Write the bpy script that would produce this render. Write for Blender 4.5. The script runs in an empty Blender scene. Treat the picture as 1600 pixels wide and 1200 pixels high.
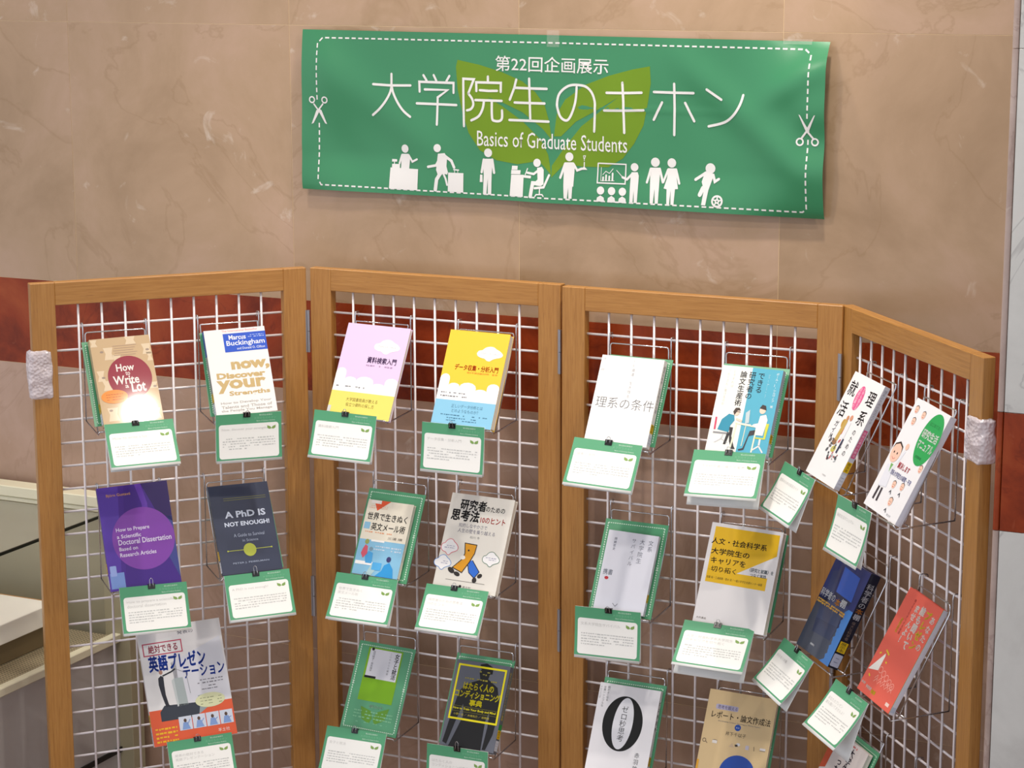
import bpy, bmesh, math, random
from mathutils import Matrix, Vector, geometry
random.seed(7)
sc = bpy.context.scene
C = sc.collection
# ------------------------------------------------------------------ camera
CZ = 2.19                                   # camera height above the floor
pitch, roll = 0.19302, 0.00202
cp, sp, cr, sr = math.cos(pitch), math.sin(pitch), math.cos(roll), math.sin(roll)
right = Vector((1, 0, 0)); fwd = Vector((0, cp, -sp)); down = Vector((0, -sp, -cp))
cx_ = cr*right + sr*down; cd_ = -sr*right + cr*down
cam = bpy.data.cameras.new('camera'); camo = bpy.data.objects.new('camera', cam); C.objects.link(camo)
cam.sensor_width = 36; cam.lens = 3466.1*36/1600; cam.clip_start = .05
Mx = Matrix((cx_, -cd_, -fwd)).transposed().to_4x4(); Mx.translation = (0, 0, CZ)
camo.matrix_world = Mx
sc.camera = camo
# ------------------------------------------------------------------ light
sc.view_settings.view_transform = 'Standard'; sc.view_settings.look = 'None'
sc.view_settings.gamma = 1; sc.view_settings.use_curve_mapping = False
sc.view_settings.exposure = 0.0
W_ = bpy.data.worlds.new('world'); sc.world = W_; W_.use_nodes = True
W_.node_tree.nodes['Background'].inputs[0].default_value = (0.90, 0.93, 1.0, 1)
W_.node_tree.nodes['Background'].inputs[1].default_value = 1.12
def spot(name, loc, target, power, size, col, angle=70, blend=.6):
    l = bpy.data.lights.new(name, 'SPOT'); o = bpy.data.objects.new(name, l); C.objects.link(o)
    l.energy = power; l.shadow_soft_size = size; l.color = col; l.spot_size = math.radians(angle); l.spot_blend = blend
    o.location = loc; o.rotation_euler = (Vector(target)-Vector(loc)).to_track_quat('-Z', 'Y').to_euler()
    return o
LAMPS = [
 ('downlight_lamp', (1.0, 2.77, 3.36), (-.35, 4.5, 1.45), 50, .036, (1, .91, .80), 66, .8),
 ('downlight_lamp', (-1.45, 2.9, 3.36), (.2, 4.4, 1.5), 66, .09, (1, .92, .82), 66, .8),
 ('downlight_lamp', (2.75, 1.75, 3.36), (.3, 4.3, 1.5), 34, .10, (1, .93, .86), 64, .9),
 ('downlight_lamp', (-.75, 4.10, 3.36), (-.72, 4.35, 1.0), 50, .06, (1, .91, .80), 80, .9),
 ('downlight_lamp', (.42, 3.70, 3.36), (.42, 4.05, 1.0), 98, .06, (1, .92, .82), 80, .9),
 ('downlight_lamp', (-.05, 4.38, 3.36), (-.02, 4.46, 1.0), 62, .06, (1, .90, .80), 90, .9),
 ('downlight_lamp', (-1.55, 4.98, 3.36), (-1.60, 4.90, .8), 66, .06, (1, .90, .80), 95, .9),
]
for a in LAMPS: spot(*a)

# ------------------------------------------------------------------ materials
def lin(c):
    c = c/255
    return c/12.92 if c <= .04045 else ((c+.055)/1.055)**2.4
def rgb(t): return (lin(t[0]), lin(t[1]), lin(t[2]), 1)
MC = {}
def mat(col, rough=.5, metal=0, spec=.5, name=None, coat=0):
    key = (tuple(col), rough, metal, spec, name, coat)
    if key in MC: return MC[key]
    m = bpy.data.materials.new(name or 'paint'); m.use_nodes = True
    b = m.node_tree.nodes['Principled BSDF']
    b.inputs['Base Color'].default_value = rgb(col); b.inputs['Roughness'].default_value = rough
    b.inputs['Metallic'].default_value = metal; b.inputs['Specular IOR Level'].default_value = spec
    b.inputs['Coat Weight'].default_value = coat; b.inputs['Coat Roughness'].default_value = .06
    MC[key] = m
    return m
class NT:
    def __init__(s, name):
        s.m = bpy.data.materials.new(name); s.m.use_nodes = True; s.t = s.m.node_tree; s.b = s.t.nodes['Principled BSDF']
    def n(s, typ, **kw):
        x = s.t.nodes.new(typ)
        for k, v in kw.items():
            if k.startswith('i_'):
                key = k[2:].replace('_', ' ')
                x.inputs[int(key) if key.isdigit() else key].default_value = v
            else: setattr(x, k, v)
        return x
    def l(s, a, b): s.t.links.new(a, b)
    def coord(s, scale=(1, 1, 1), rnd=True):
        tc = s.n('ShaderNodeTexCoord'); mp = s.n('ShaderNodeMapping'); mp.inputs['Scale'].default_value = scale
        s.l(tc.outputs['Object'], mp.inputs['Vector'])
        if rnd:
            oi = s.n('ShaderNodeObjectInfo'); vm = s.n('ShaderNodeVectorMath', operation='SCALE')
            cmb = s.n('ShaderNodeCombineXYZ'); s.l(oi.outputs['Random'], cmb.inputs[0]); s.l(oi.outputs['Random'], cmb.inputs[2])
            s.l(cmb.outputs[0], vm.inputs[0]); vm.inputs['Scale'].default_value = 37
            s.l(vm.outputs[0], mp.inputs['Location'])
        return mp.outputs[0]
    def ramp(s, src, stops):
        r = s.n('ShaderNodeValToRGB'); cr_ = r.color_ramp
        while len(cr_.elements) < len(stops): cr_.elements.new(.5)
        for e, (p, c) in zip(cr_.elements, stops): e.position = p; e.color = rgb(c) if len(c) == 3 else c
        s.l(src, r.inputs[0]); return r.outputs[0]
    def mix(s, f, a, b, typ='MIX'):
        x = s.n('ShaderNodeMix', data_type='RGBA', blend_type=typ)
        if isinstance(f, float): x.inputs[0].default_value = f
        else: s.l(f, x.inputs[0])
        s.l(a, x.inputs[6]); s.l(b, x.inputs[7]); return x.outputs[2]
def marble(name, c0, c1, c2, vein, scale=3.0, rough=.22, spec=.5, veinw=.35, speck=(235, 225, 215)):
    k = NT(name); v = k.coord()
    n1 = k.n('ShaderNodeTexNoise', i_Scale=scale, i_Detail=9.0, i_Roughness=.62, i_Distortion=.4); k.l(v, n1.inputs['Vector'])
    base = k.ramp(n1.outputs[0], [(.3, c0), (.5, c1), (.72, c2)])
    n2 = k.n('ShaderNodeTexNoise', i_Scale=scale*.55, i_Detail=6.0, i_Roughness=.55, i_Distortion=1.6); k.l(v, n2.inputs['Vector'])
    ma = k.n('ShaderNodeMath', operation='SUBTRACT', i_1=.5); k.l(n2.outputs[0], ma.inputs[0])
    mb = k.n('ShaderNodeMath', operation='ABSOLUTE'); k.l(ma.outputs[0], mb.inputs[0])
    vf = k.ramp(mb.outputs[0], [(0, (veinw, veinw, veinw, 1)), (.012, (0, 0, 0, 1))])
    vc = k.n('ShaderNodeRGB'); vc.outputs[0].default_value = rgb(vein)
    c = k.mix(vf, base, vc.outputs[0])
    n3 = k.n('ShaderNodeTexNoise', i_Scale=scale*4, i_Detail=5.0, i_Roughness=.6, i_Distortion=.8); k.l(v, n3.inputs['Vector'])
    sf = k.ramp(n3.outputs[0], [(.64, (0, 0, 0, 1)), (.78, (.45, .45, .45, 1))])
    sc_ = k.n('ShaderNodeRGB'); sc_.outputs[0].default_value = rgb(speck)
    c = k.mix(sf, c, sc_.outputs[0])
    k.l(c, k.b.inputs['Base Color']); k.b.inputs['Roughness'].default_value = rough; k.b.inputs['Specular IOR Level'].default_value = spec
    return k.m
M_BEIGE = marble('beige_marble', (160, 133, 104), (177, 149, 121), (190, 160, 138), (140, 110, 74), veinw=.24, spec=.35)
M_LOW = marble('beige_marble_cool_light', (160, 132, 110), (178, 148, 128), (192, 162, 146), (144, 112, 88), veinw=.2, spec=.35)  # beige marble tinted pinker: cool ambient light of the lower wall painted in
M_RED = marble('red_marble', (106, 38, 18), (144, 58, 27), (164, 78, 40), (82, 30, 18), scale=7, rough=.25, spec=.22, veinw=.3, speck=(175, 100, 70))
M_WHITE = marble('white_marble', (188, 187, 184), (206, 206, 203), (216, 216, 213), (150, 148, 148), scale=4, rough=.3, veinw=.5, speck=(215, 200, 198))
M_PINK = marble('pink_marble', (150, 128, 120), (176, 156, 148), (190, 172, 165), (128, 100, 90), scale=6, rough=.3)
def wood(name, axis):
    k = NT(name)
    s = [26, 26, 26]; s[axis] = 1.1
    v = k.coord(tuple(s))
    n1 = k.n('ShaderNodeTexNoise', i_Scale=9.0, i_Detail=8.0, i_Roughness=.6, i_Distortion=.3); k.l(v, n1.inputs['Vector'])
    base = k.ramp(n1.outputs[0], [(.3, (160, 110, 52)), (.5, (174, 123, 62)), (.7, (184, 134, 72))])
    s2 = [110, 110, 110]; s2[axis] = 5.0
    v2 = k.coord(tuple(s2))
    n2 = k.n('ShaderNodeTexNoise', i_Scale=5.0, i_Detail=3.0, i_Roughness=.5); k.l(v2, n2.inputs['Vector'])
    f = k.ramp(n2.outputs[0], [(.60, (0, 0, 0, 1)), (.74, (.6, .6, .6, 1))])
    vc = k.n('ShaderNodeRGB'); vc.outputs[0].default_value = rgb((124, 76, 40))
    c = k.mix(f, base, vc.outputs[0])
    k.l(c, k.b.inputs['Base Color']); k.b.inputs['Roughness'].default_value = .38
    bp = k.n('ShaderNodeBump', i_Strength=.15, i_Distance=.001); k.l(n2.outputs[0], bp.inputs['Height']); k.l(bp.outputs[0], k.b.inputs['Normal'])
    return k.m
W_V = wood('oak_upright', 2); W_H = wood('oak_rail', 0)
WIRE = mat((232, 226, 230), .3, .1, .6, 'white_wire')
CHROME = mat((205, 205, 210), .16, 1.0, .5, 'chrome')
STEEL = mat((165, 165, 172), .38, .85, .5, 'hinge_steel')
def glassy(name, col, rough, trans, alpha=1):
    m = bpy.data.materials.new(name); m.use_nodes = True; b = m.node_tree.nodes['Principled BSDF']
    b.inputs['Base Color'].default_value = rgb(col); b.inputs['Roughness'].default_value = rough
    b.inputs['Transmission Weight'].default_value = trans; b.inputs['IOR'].default_value = 1.3; b.inputs['Alpha'].default_value = alpha
    return m

# ------------------------------------------------------------------ helpers
def link(name, me, mats, parent=None, mw=None, smooth=False):
    for m in (mats if isinstance(mats, (list, tuple)) else [mats]): me.materials.append(m)
    o = bpy.data.objects.new(name, me); C.objects.link(o)
    if parent: o.parent = parent
    if mw is not None: o.matrix_local = mw
    if smooth:
        for p in me.polygons: p.use_smooth = True
    return o
def root(name, label, cat, mw, group=None):
    o = bpy.data.objects.new(name, None); C.objects.link(o); o.empty_display_size = .05
    o.matrix_world = mw; o['label'] = label; o['category'] = cat
    if group: o['group'] = group
    return o
def tag(o, label, cat, group=None):
    o['label'] = label; o['category'] = cat
    if group: o['group'] = group
    return o
def bx(bm, x0, x1, y0, y1, z0, z1, bev=0):
    r = bmesh.ops.create_cube(bm, size=1)
    for v in r['verts']:
        v.co = Vector((x0+(v.co.x+.5)*(x1-x0), y0+(v.co.y+.5)*(y1-y0), z0+(v.co.z+.5)*(z1-z0)))
    if bev:
        es = set(e for v in r['verts'] for e in v.link_edges)
        bmesh.ops.bevel(bm, geom=list(es), offset=bev, segments=1, affect='EDGES')
def fin(bm, name):
    me = bpy.data.meshes.new(name); bmesh.ops.recalc_face_normals(bm, faces=bm.faces); bm.to_mesh(me); bm.free(); return me
def box_obj(name, d, m, parent=None, mw=None, bev=0):
    bm = bmesh.new(); bx(bm, *d, bev=bev); return link(name, fin(bm, name), m, parent, mw)
def tube(bm, pts, r, seg=8, cap=True):
    pts = [Vector(p) for p in pts]; rings = []
    up = None
    for i, p in enumerate(pts):
        t = (pts[min(i+1, len(pts)-1)]-pts[max(i-1, 0)]).normalized()
        if up is None:
            up = Vector((0, 0, 1)) if abs(t.z) < .9 else Vector((0, 1, 0))
        up = (up - t*up.dot(t)).normalized(); sd = t.cross(up)
        rings.append([bm.verts.new(p + r*(math.cos(2*math.pi*k/seg)*up+math.sin(2*math.pi*k/seg)*sd)) for k in range(seg)])
    for a, b in zip(rings, rings[1:]):
        for k in range(seg): bm.faces.new((a[k], a[(k+1) % seg], b[(k+1) % seg], b[k]))
    if cap: bm.faces.new(rings[0][::-1]); bm.faces.new(rings[-1])
def rounded(pts, r=.006, n=3):
    pts = [Vector(p) for p in pts]; out = [pts[0]]
    for a, b, c in zip(pts, pts[1:], pts[2:]):
        d1 = (a-b); d2 = (c-b); rr = min(r, d1.length*.45, d2.length*.45)
        p1 = b+d1.normalized()*rr; p2 = b+d2.normalized()*rr
        for k in range(n+1):
            t = k/n; out.append((1-t)**2*p1+2*t*(1-t)*b+t*t*p2)
    out.append(pts[-1]); return out
def tube_obj(name, paths, r, m, parent, seg=8):
    bm = bmesh.new()
    for p in paths: tube(bm, p, r, seg)
    me = fin(bm, name); return link(name, me, m, parent, smooth=True)

# ------------------------------------------------------------------ frames of reference
wy = -.4505
Uw = Vector((math.cos(wy), math.sin(wy), 0)); Nw = Vector((-math.sin(wy), math.cos(wy), 0))
WM = Matrix((Uw, Nw, Vector((0, 0, 1)))).transposed().to_4x4(); WM.translation = (0, 0, CZ)   # wall frame: u along, n away, z from eye height
Z0 = CZ-.77544
PAN = [(-.72907, 4.69020, .40545), (-.16429, 4.67699, -.44743), (.37837, 4.39288, -.45646), (.72244, 4.01013, -1.30554)]
def PM(i):
    px, py, a = PAN[i]
    U = Vector((math.cos(a), math.sin(a), 0)); V = Vector((-math.sin(a), math.cos(a), 0))
    m = Matrix((U, V, Vector((0, 0, 1)))).transposed().to_4x4(); m.translation = (px, py, Z0); return m
def loc(i, u, h, w): return PM(i) @ Vector((u, -w, h))

# ------------------------------------------------------------------ setting
ZB, ZT, ZJ, ZF, ZC = -.9737, -.7672, -.1592, -CZ, 1.25
WD = 4.22
GROUT = mat((226, 200, 160), .6, name='grout')
wb = box_obj('wall_back', (-4.8, -.80, WD+.0005, WD+.12, ZF, ZC), GROUT, None, WM); wb['kind'] = 'structure'
us = [-4.92, -4.34, -3.76, -3.1784, -2.582, -2.0234, -1.4446, -.82]
zs = [(ZF, -1.58, M_LOW), (-1.58, ZB, M_LOW), (ZB, ZT, M_RED), (ZT, ZJ, M_BEIGE), (ZJ, .45, M_BEIGE), (.45, ZC, M_BEIGE)]
for z0, z1, m in zs:
    for a, b in zip(us, us[1:]):
        a_ = max(a, -4.8); b_ = min(b, -.80)
        g = .0006
        box_obj('marble_slab', (a_+g, b_-g, WD, WD+.02, z0+g, z1-g), m, wb)
# right-hand pier standing forward of the back wall
PD = 3.6633
wr = box_obj('wall_right', (-.845, 1.3, PD+.004, WD+.1, ZF, ZC), mat((120, 105, 100), .6, name='joint'), None, WM); wr['kind'] = 'structure'
for z0, z1, m, m2 in [(ZF, -1.58, M_WHITE, M_PINK), (-1.58, ZB, M_WHITE, M_PINK), (ZB, ZT, M_RED, M_RED), (ZT, ZJ, M_WHITE, M_PINK), (ZJ, .45, M_WHITE, M_PINK), (.45, ZC, M_WHITE, M_PINK)]:
    for a, b in [(-.8488, -.27), (-.27, .31), (.31, 1.3)]:
        box_obj('marble_slab', (a+.0005, b-.0005, PD, PD+.02, z0+.0005, z1-.0005), m, wr, bev=.0003)
    bm = bmesh.new(); n = 8; r = .0056
    ring = [[], []]
    for k, z in enumerate((z0+.0005, z1-.0005)):
        for j in range(n+1):
            t = math.pi*j/n
            ring[k].append(bm.verts.new((-.8553-r*math.cos(t), PD+.004-r*math.sin(t)*.8, z)))
        ring[k].append(bm.verts.new((-.8553+r, PD+.03, z))); ring[k].append(bm.verts.new((-.8553-r, PD+.03, z)))
    L = len(ring[0])
    for j in range(L): bm.faces.new((ring[0][j], ring[0][(j+1) % L], ring[1][(j+1) % L], ring[1][j]))
    bm.faces.new(ring[0]); bm.faces.new(ring[1])
    link('corner_moulding', fin(bm, 'moulding'), m2, wr)
FL = NT('floor_stone'); v = FL.coord(rnd=False); nn = FL.n('ShaderNodeTexNoise', i_Scale=5.0, i_Detail=8.0); FL.l(v, nn.inputs['Vector'])
FL.l(FL.ramp(nn.outputs[0], [(.3, (120, 95, 80)), (.7, (150, 122, 104))]), FL.b.inputs['Base Color']); FL.b.inputs['Roughness'].default_value = .25
fo = box_obj('floor', (-6, 5, -2.5, 4.6, ZF-.05, ZF), FL.m, None, WM); fo['kind'] = 'structure'
co = box_obj('ceiling', (-6, 5, -.5, 4.6, ZC, ZC+.05), mat((225, 222, 215), .8, name='ceiling_paint'), None, WM); co['kind'] = 'structure'

# ------------------------------------------------------------------ display panels
PT, OT = .0970, .0488            # top of frame, top of opening, from the first wire row
ROWS = 28; PB = PT-1.511
labels = ['oak framed wire mesh display panel at far left with plastic wrap on its outer post',
          'oak framed mesh panel second from left, holding the lilac and yellow books',
          'oak framed mesh panel third from left, holding the white book and the desk illustration book',
          'oak framed mesh panel at far right angled towards the camera beside the stone pier']
PC = [-.000, -.002, -.0015, .0275]
panels = []
for i in range(4):
    c = PC[i]; mw = PM(i); mw.translation = mw @ Vector((c, 0, PB))
    r = root('display_screen', labels[i], 'display screen', mw, 'oak mesh display screens'); panels.append(r)
    sh = -PB   # local z of first wire row
    HW = .3005; SW = .0515; F0, F1 = -.009, .014
    if i == 3: HW = .297; SW = .048
    for s in (-1, 1):
        a, b = sorted((s*HW, s*(HW-SW)))
        box_obj('stile', (a, b, F0, F1, 0, PT-PB), W_V, r, bev=.0012)
    box_obj('rail', (-HW+SW, HW-SW, F0, F1, OT-PB, PT-PB), W_H, r, bev=.0012)
    box_obj('rail', (-HW+SW, HW-SW, F0, F1, 0.0, .055), W_H, r, bev=.0012)
    nv = 9 if i < 3 else 10
    for k in range(nv):
        x = (k-(nv-1)/2)*.05 - (c if i < 3 else 0)
        tube_obj('vertical_wire', [[(x, 0, .05), (x, 0, OT-PB+.004)]], .0026, WIRE, r, 6)
    for k in range(ROWS):
        z = -PB-.05*k
        tube_obj('horizontal_wire', [[(-HW+SW-.004, .0050, z), (HW-SW+.004, .0050, z)]], .0026, WIRE, r, 6)
    if i < 3:
        for zz in (.003, -.60, -1.15):
            hz = -PB+zz
            xo = (.3035, .3008, .2990)[i]; yo = (-.011, -.0125, -.0125)[i]
            bm = bmesh.new()
            for a, b in ((0, .046), (.047, .093)): tube(bm, [(xo, yo, hz-a), (xo, yo, hz-b)], .0036, 12)
            bx(bm, xo-.006, xo, -.0098, -.0092, hz-.093, hz)
            link('hinge', fin(bm, 'hinge'), STEEL, r)
# bubble wrap pads on the outer posts
BW = NT('bubble_wrap'); v = BW.coord(rnd=False)
vo = BW.n('ShaderNodeTexVoronoi', i_Scale=160.0); BW.l(v, vo.inputs['Vector'])
bp = BW.n('ShaderNodeBump', i_Strength=.7, i_Distance=.003); BW.l(vo.outputs[0], bp.inputs['Height']); BW.l(bp.outputs[0], BW.b.inputs['Normal'])
BW.b.inputs['Base Color'].default_value = rgb((248, 242, 252)); BW.b.inputs['Roughness'].default_value = .16
BW.b.inputs['Alpha'].default_value = .62; BW.b.inputs['Specular IOR Level'].default_value = .9
from mathutils import noise
def pad(i, x0, x1, h0, h1, label):
    mw = PM(i); r = .016
    bm = bmesh.new(); nu, nv_ = 40, 26
    xm, xr = (x0+x1)/2, (x1-x0)/2; ym, yr = .002, .017
    rows = []
    for b in range(nv_+1):
        t = b/nv_; z = h0+(h1-h0)*t; pinch = 1 + .10*math.sin(math.pi*t) - (.25 if b in (0, nv_) else 0)
        row = []
        for a in range(nu):
            th = 2*math.pi*a/nu; ca, sa = math.cos(th), math.sin(th)
            e = .45
            x = math.copysign(abs(ca)**e, ca)*xr*pinch; y = math.copysign(abs(sa)**e, sa)*yr*pinch
            nz = noise.noise(Vector((x*60, y*60, z*45+i*9)))
            k = 1+.10*nz
            row.append(bm.verts.new((xm+x*k, ym+y*(1+.25*nz), z+.004*noise.noise(Vector((x*90, y*90, i))))))
        rows.append(row)
    for a, b in zip(rows, rows[1:]):
        for k in range(nu): bm.faces.new((a[k], a[(k+1) % nu], b[(k+1) % nu], b[k]))
    me = fin(bm, 'pad')
    o = link('plastic_wrap', me, BW.m, None, mw, smooth=True)
    tag(o, label, 'plastic wrap', None)
pad(0, -.309, -.262, -.148, -.045, 'crumpled clear plastic wrap taped round the far left oak post')
pad(3, .273, .332, -.090, -.010, 'crumpled clear plastic wrap taped round the far right oak post beside the pier')
# ------------------------------------------------------------------ flat print kit
GL = {}
def glyphs(s, off=0.0):
    key = (s, off)
    if key in GL: return GL[key]
    cu = bpy.data.curves.new('t', 'FONT'); cu.body = s; cu.size = 1; cu.resolution_u = 2; cu.offset = off
    cu.dimensions = '2D'; cu.fill_mode = 'FRONT'
    ob = bpy.data.objects.new('t', cu); C.objects.link(ob)
    dg = bpy.context.evaluated_depsgraph_get()
    me = bpy.data.meshes.new_from_object(ob.evaluated_get(dg))
    vs = [(v.co.x, v.co.y) for v in me.vertices]; fs = [tuple(p.vertices) for p in me.polygons]
    bpy.data.objects.remove(ob); bpy.data.curves.remove(cu); bpy.data.meshes.remove(me)
    if vs:
        bb = (min(v[0] for v in vs), min(v[1] for v in vs), max(v[0] for v in vs), max(v[1] for v in vs))
    else: bb = (0, 0, 1, 1)
    GL[key] = (vs, fs, bb); return GL[key]
class Canvas:
    """2-D print laid on a sheet: x right, y up, metres."""
    def __init__(s, W, H, rough=.4, coat=0):
        s.W, s.H, s.v, s.f, s.mi, s.ms, s.rough, s.coat, s.lay = W, H, [], [], [], [], rough, coat, 1
        s.step = .00012
    def m(s, col):
        mm = col if isinstance(col, bpy.types.Material) else mat(col, s.rough, 0, .3, 'print', s.coat)
        if mm not in s.ms: s.ms.append(mm)
        return s.ms.index(mm)
    def raw(s, vs, fs, col, lay=None):
        z = (s.lay if lay is None else lay)*s.step; b = len(s.v); k = s.m(col)
        s.v += [(x, y, z) for x, y in vs]; s.f += [tuple(b+i for i in f) for f in fs]; s.mi += [k]*len(fs)
    def poly(s, pts, col, lay=None):
        pts = [tuple(p) for p in pts]
        tr = geometry.tessellate_polygon([[Vector((p[0], p[1], 0)) for p in pts]])
        s.raw(pts, [tuple(t) for t in tr], col, lay)
    # fractional helpers: x 0..1 from the left, y 0..1 from the TOP
    def X(s, x): return x*s.W
    def Y(s, y): return s.H*(1-y)
    def P(s, pts, col, lay=None): s.poly([(s.X(x), s.Y(y)) for x, y in pts], col, lay)
    def R(s, x0, y0, x1, y1, col, lay=None): s.P([(x0, y1), (x1, y1), (x1, y0), (x0, y0)], col, lay)
    def RR(s, x0, y0, x1, y1, r, col, lay=None):
        a, b, c, d = s.X(x0), s.X(x1), s.Y(y1), s.Y(y0); p = []
        for cx, cy, t0 in ((b-r, c+r, -90), (b-r, d-r, 0), (a+r, d-r, 90), (a+r, c+r, 180)):
            for k in range(5): t = math.radians(t0+90*k/4); p.append((cx+r*math.cos(t), cy+r*math.sin(t)))
        s.poly(p, col, lay)
    def E(s, x, y, rx, ry, col, lay=None, n=28, rot=0):      # rx, ry in fractions of the width
        cx, cy = s.X(x), s.Y(y); rx *= s.W; ry *= s.W; c_, s_ = math.cos(rot), math.sin(rot)
        s.poly([(cx+rx*math.cos(t)*c_-ry*math.sin(t)*s_, cy+rx*math.cos(t)*s_+ry*math.sin(t)*c_) for t in [2*math.pi*k/n for k in range(n)]], col, lay)
    def ring(s, cx, cy, r, w, col, n=20, lay=None):
        vs = [(cx+q*math.cos(2*math.pi*k/n), cy+q*math.sin(2*math.pi*k/n)) for k in range(n) for q in (r-w/2, r+w/2)]
        fs = [(2*k, 2*k+1, (2*k+3) % (2*n), (2*k+2) % (2*n)) for k in range(n)]
        s.raw(vs, fs, col, lay)
    def S(s, pts, w, col, lay=None, frac=True, closed=False, capn=0):
        p = [Vector((s.X(x), s.Y(y))) for x, y in pts] if frac else [Vector(q) for q in pts]
        if closed: p.append(p[0])
        vs, fs = [], []
        n = len(p)
        for i, q in enumerate(p):
            a = p[max(i-1, 0)] if not (closed and i == 0) else p[-2]; b = p[min(i+1, n-1)] if not (closed and i == n-1) else p[1]
            d1 = (q-a).normalized() if (q-a).length > 1e-9 else (b-q).normalized(); d2 = (b-q).normalized() if (b-q).length > 1e-9 else d1
            t = (d1+d2); t = t.normalized() if t.length > 1e-6 else d1
            k = 1/max(.45, t.dot(d1)); nn_ = Vector((-t.y, t.x))*(w/2*k)
            vs += [tuple(q+nn_), tuple(q-nn_)]
        fs = [(2*i+1, 2*i+3, 2*i+2, 2*i) for i in range(n-1)]
        s.raw(vs, fs, col, lay)
        if capn and not closed:
            for q in (p[0], p[-1]):
                s.poly([(q.x+w/2*math.cos(2*math.pi*k/8), q.y+w/2*math.sin(2*math.pi*k/8)) for k in range(8)], col, lay)
    def T(s, txt, x0, y0, x1, y1, col, bold=0., lay=None, skew=0., tilt=0.):
        cjk = any(ord(ch) > 0x2E80 for ch in txt) and bold > 0
        vs, fs, (a, b, c, d) = glyphs(txt, 0. if cjk else bold)
        X0, X1, Y0, Y1 = s.X(x0), s.X(x1), s.Y(y1), s.Y(y0)
        sx, sy = (X1-X0)/(c-a), (Y1-Y0)/(d-b)
        o = []
        for x, y in vs:
            px, py = X0+(x-a)*sx, Y0+(y-b)*sy
            px += skew*(py-Y0); py += tilt*(px-X0); o.append((px, py))
        s.raw(o, fs, col, lay)
        if cjk:
            for ax, ay in ((1, 0), (-1, 0), (0, 1), (0, -1), (.7, .7), (-.7, -.7)): s.raw([(x+ax*bold*sx, y+ay*bold*sy) for x, y in o], fs, col, lay)
    def V(s, txt, xc, y0, y1, size, col, bold=0., lay=None, dx=0.):
        n = len(txt); sz = size*s.W
        for k, ch in enumerate(txt):
            if ch == ' ': continue
            vs, fs, bb = glyphs(ch, min(bold, 0.))
            yc = s.Y(y0+(y1-y0)*(k+.5)/n); xc_ = s.X(xc+dx*k)
            if ch in 'ー・': vs = [(y_-.38+.5, -(x_-.5)+.38) for x_, y_ in vs]
            hh = min(sz, (s.Y(y0)-s.Y(y1))/n*1.02)
            for ax, ay in (((0, 0), (1, 0), (-1, 0), (0, 1), (0, -1)) if bold > 0 else ((0, 0),)): s.raw([(xc_+(x_-.5+ax*bold)*sz, yc+(y_-.38+ay*bold)*hh) for x_, y_ in vs], [f for f in fs], col, lay)
    def lines(s, x0, x1, ys, h, col, lay=None, seed=1, fill=.78, last=1.0):
        """unreadably small print: rows of short grey dashes"""
        rn = random.Random(seed)
        for j, y in enumerate(ys):
            x = x0; xe = x0+(x1-x0)*(last if j == len(ys)-1 else 1)
            while x < xe:
                w = rn.uniform(.015, .05)
                if rn.random() < fill: s.R(x, y, min(x+w, xe), y+h*rn.uniform(.6, 1), col, lay)
                x += w+rn.uniform(.006, .016)
    def mesh(s, name, fn=None, maxlen=None):
        v, f, mi = s.v, s.f, s.mi
        if maxlen:
            v = list(v); nf, nm = [], []
            stack = []
            for fc, k in zip(f, mi):
                for j in range(1, len(fc)-1): stack.append((fc[0], fc[j], fc[j+1], k))
            cache = {}
            while stack:
                a, b, c, k = stack.pop()
                es = [(math.dist(v[a], v[b]), a, b, c), (math.dist(v[b], v[c]), b, c, a), (math.dist(v[c], v[a]), c, a, b)]
                L, p, q, r = max(es)
                if L > maxlen:
                    key = (min(p, q), max(p, q))
                    if key not in cache:
                        v.append(tuple((v[p][t]+v[q][t])/2 for t in range(3))); cache[key] = len(v)-1
                    mth = cache[key]; stack += [(p, mth, r, k), (mth, q, r, k)]
                else: nf.append((a, b, c)); nm.append(k)
            f, mi = nf, nm
        if fn: v = [fn(*p) for p in v]
        me = bpy.data.meshes.new(name); me.from_pydata(v, [], f)
        for m_ in s.ms: me.materials.append(m_)
        me.polygons.foreach_set('material_index', mi)
        me.update(); return me
    def obj(s, name, parent, fn=None, maxlen=None, mw=None, smooth=False):
        me = s.mesh(name, fn, maxlen)
        o = bpy.data.objects.new(name, me); C.objects.link(o)
        if parent: o.parent = parent
        if mw is not None: o.matrix_local = mw
        if smooth:
            for p in me.polygons: p.use_smooth = True
        return o

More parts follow.
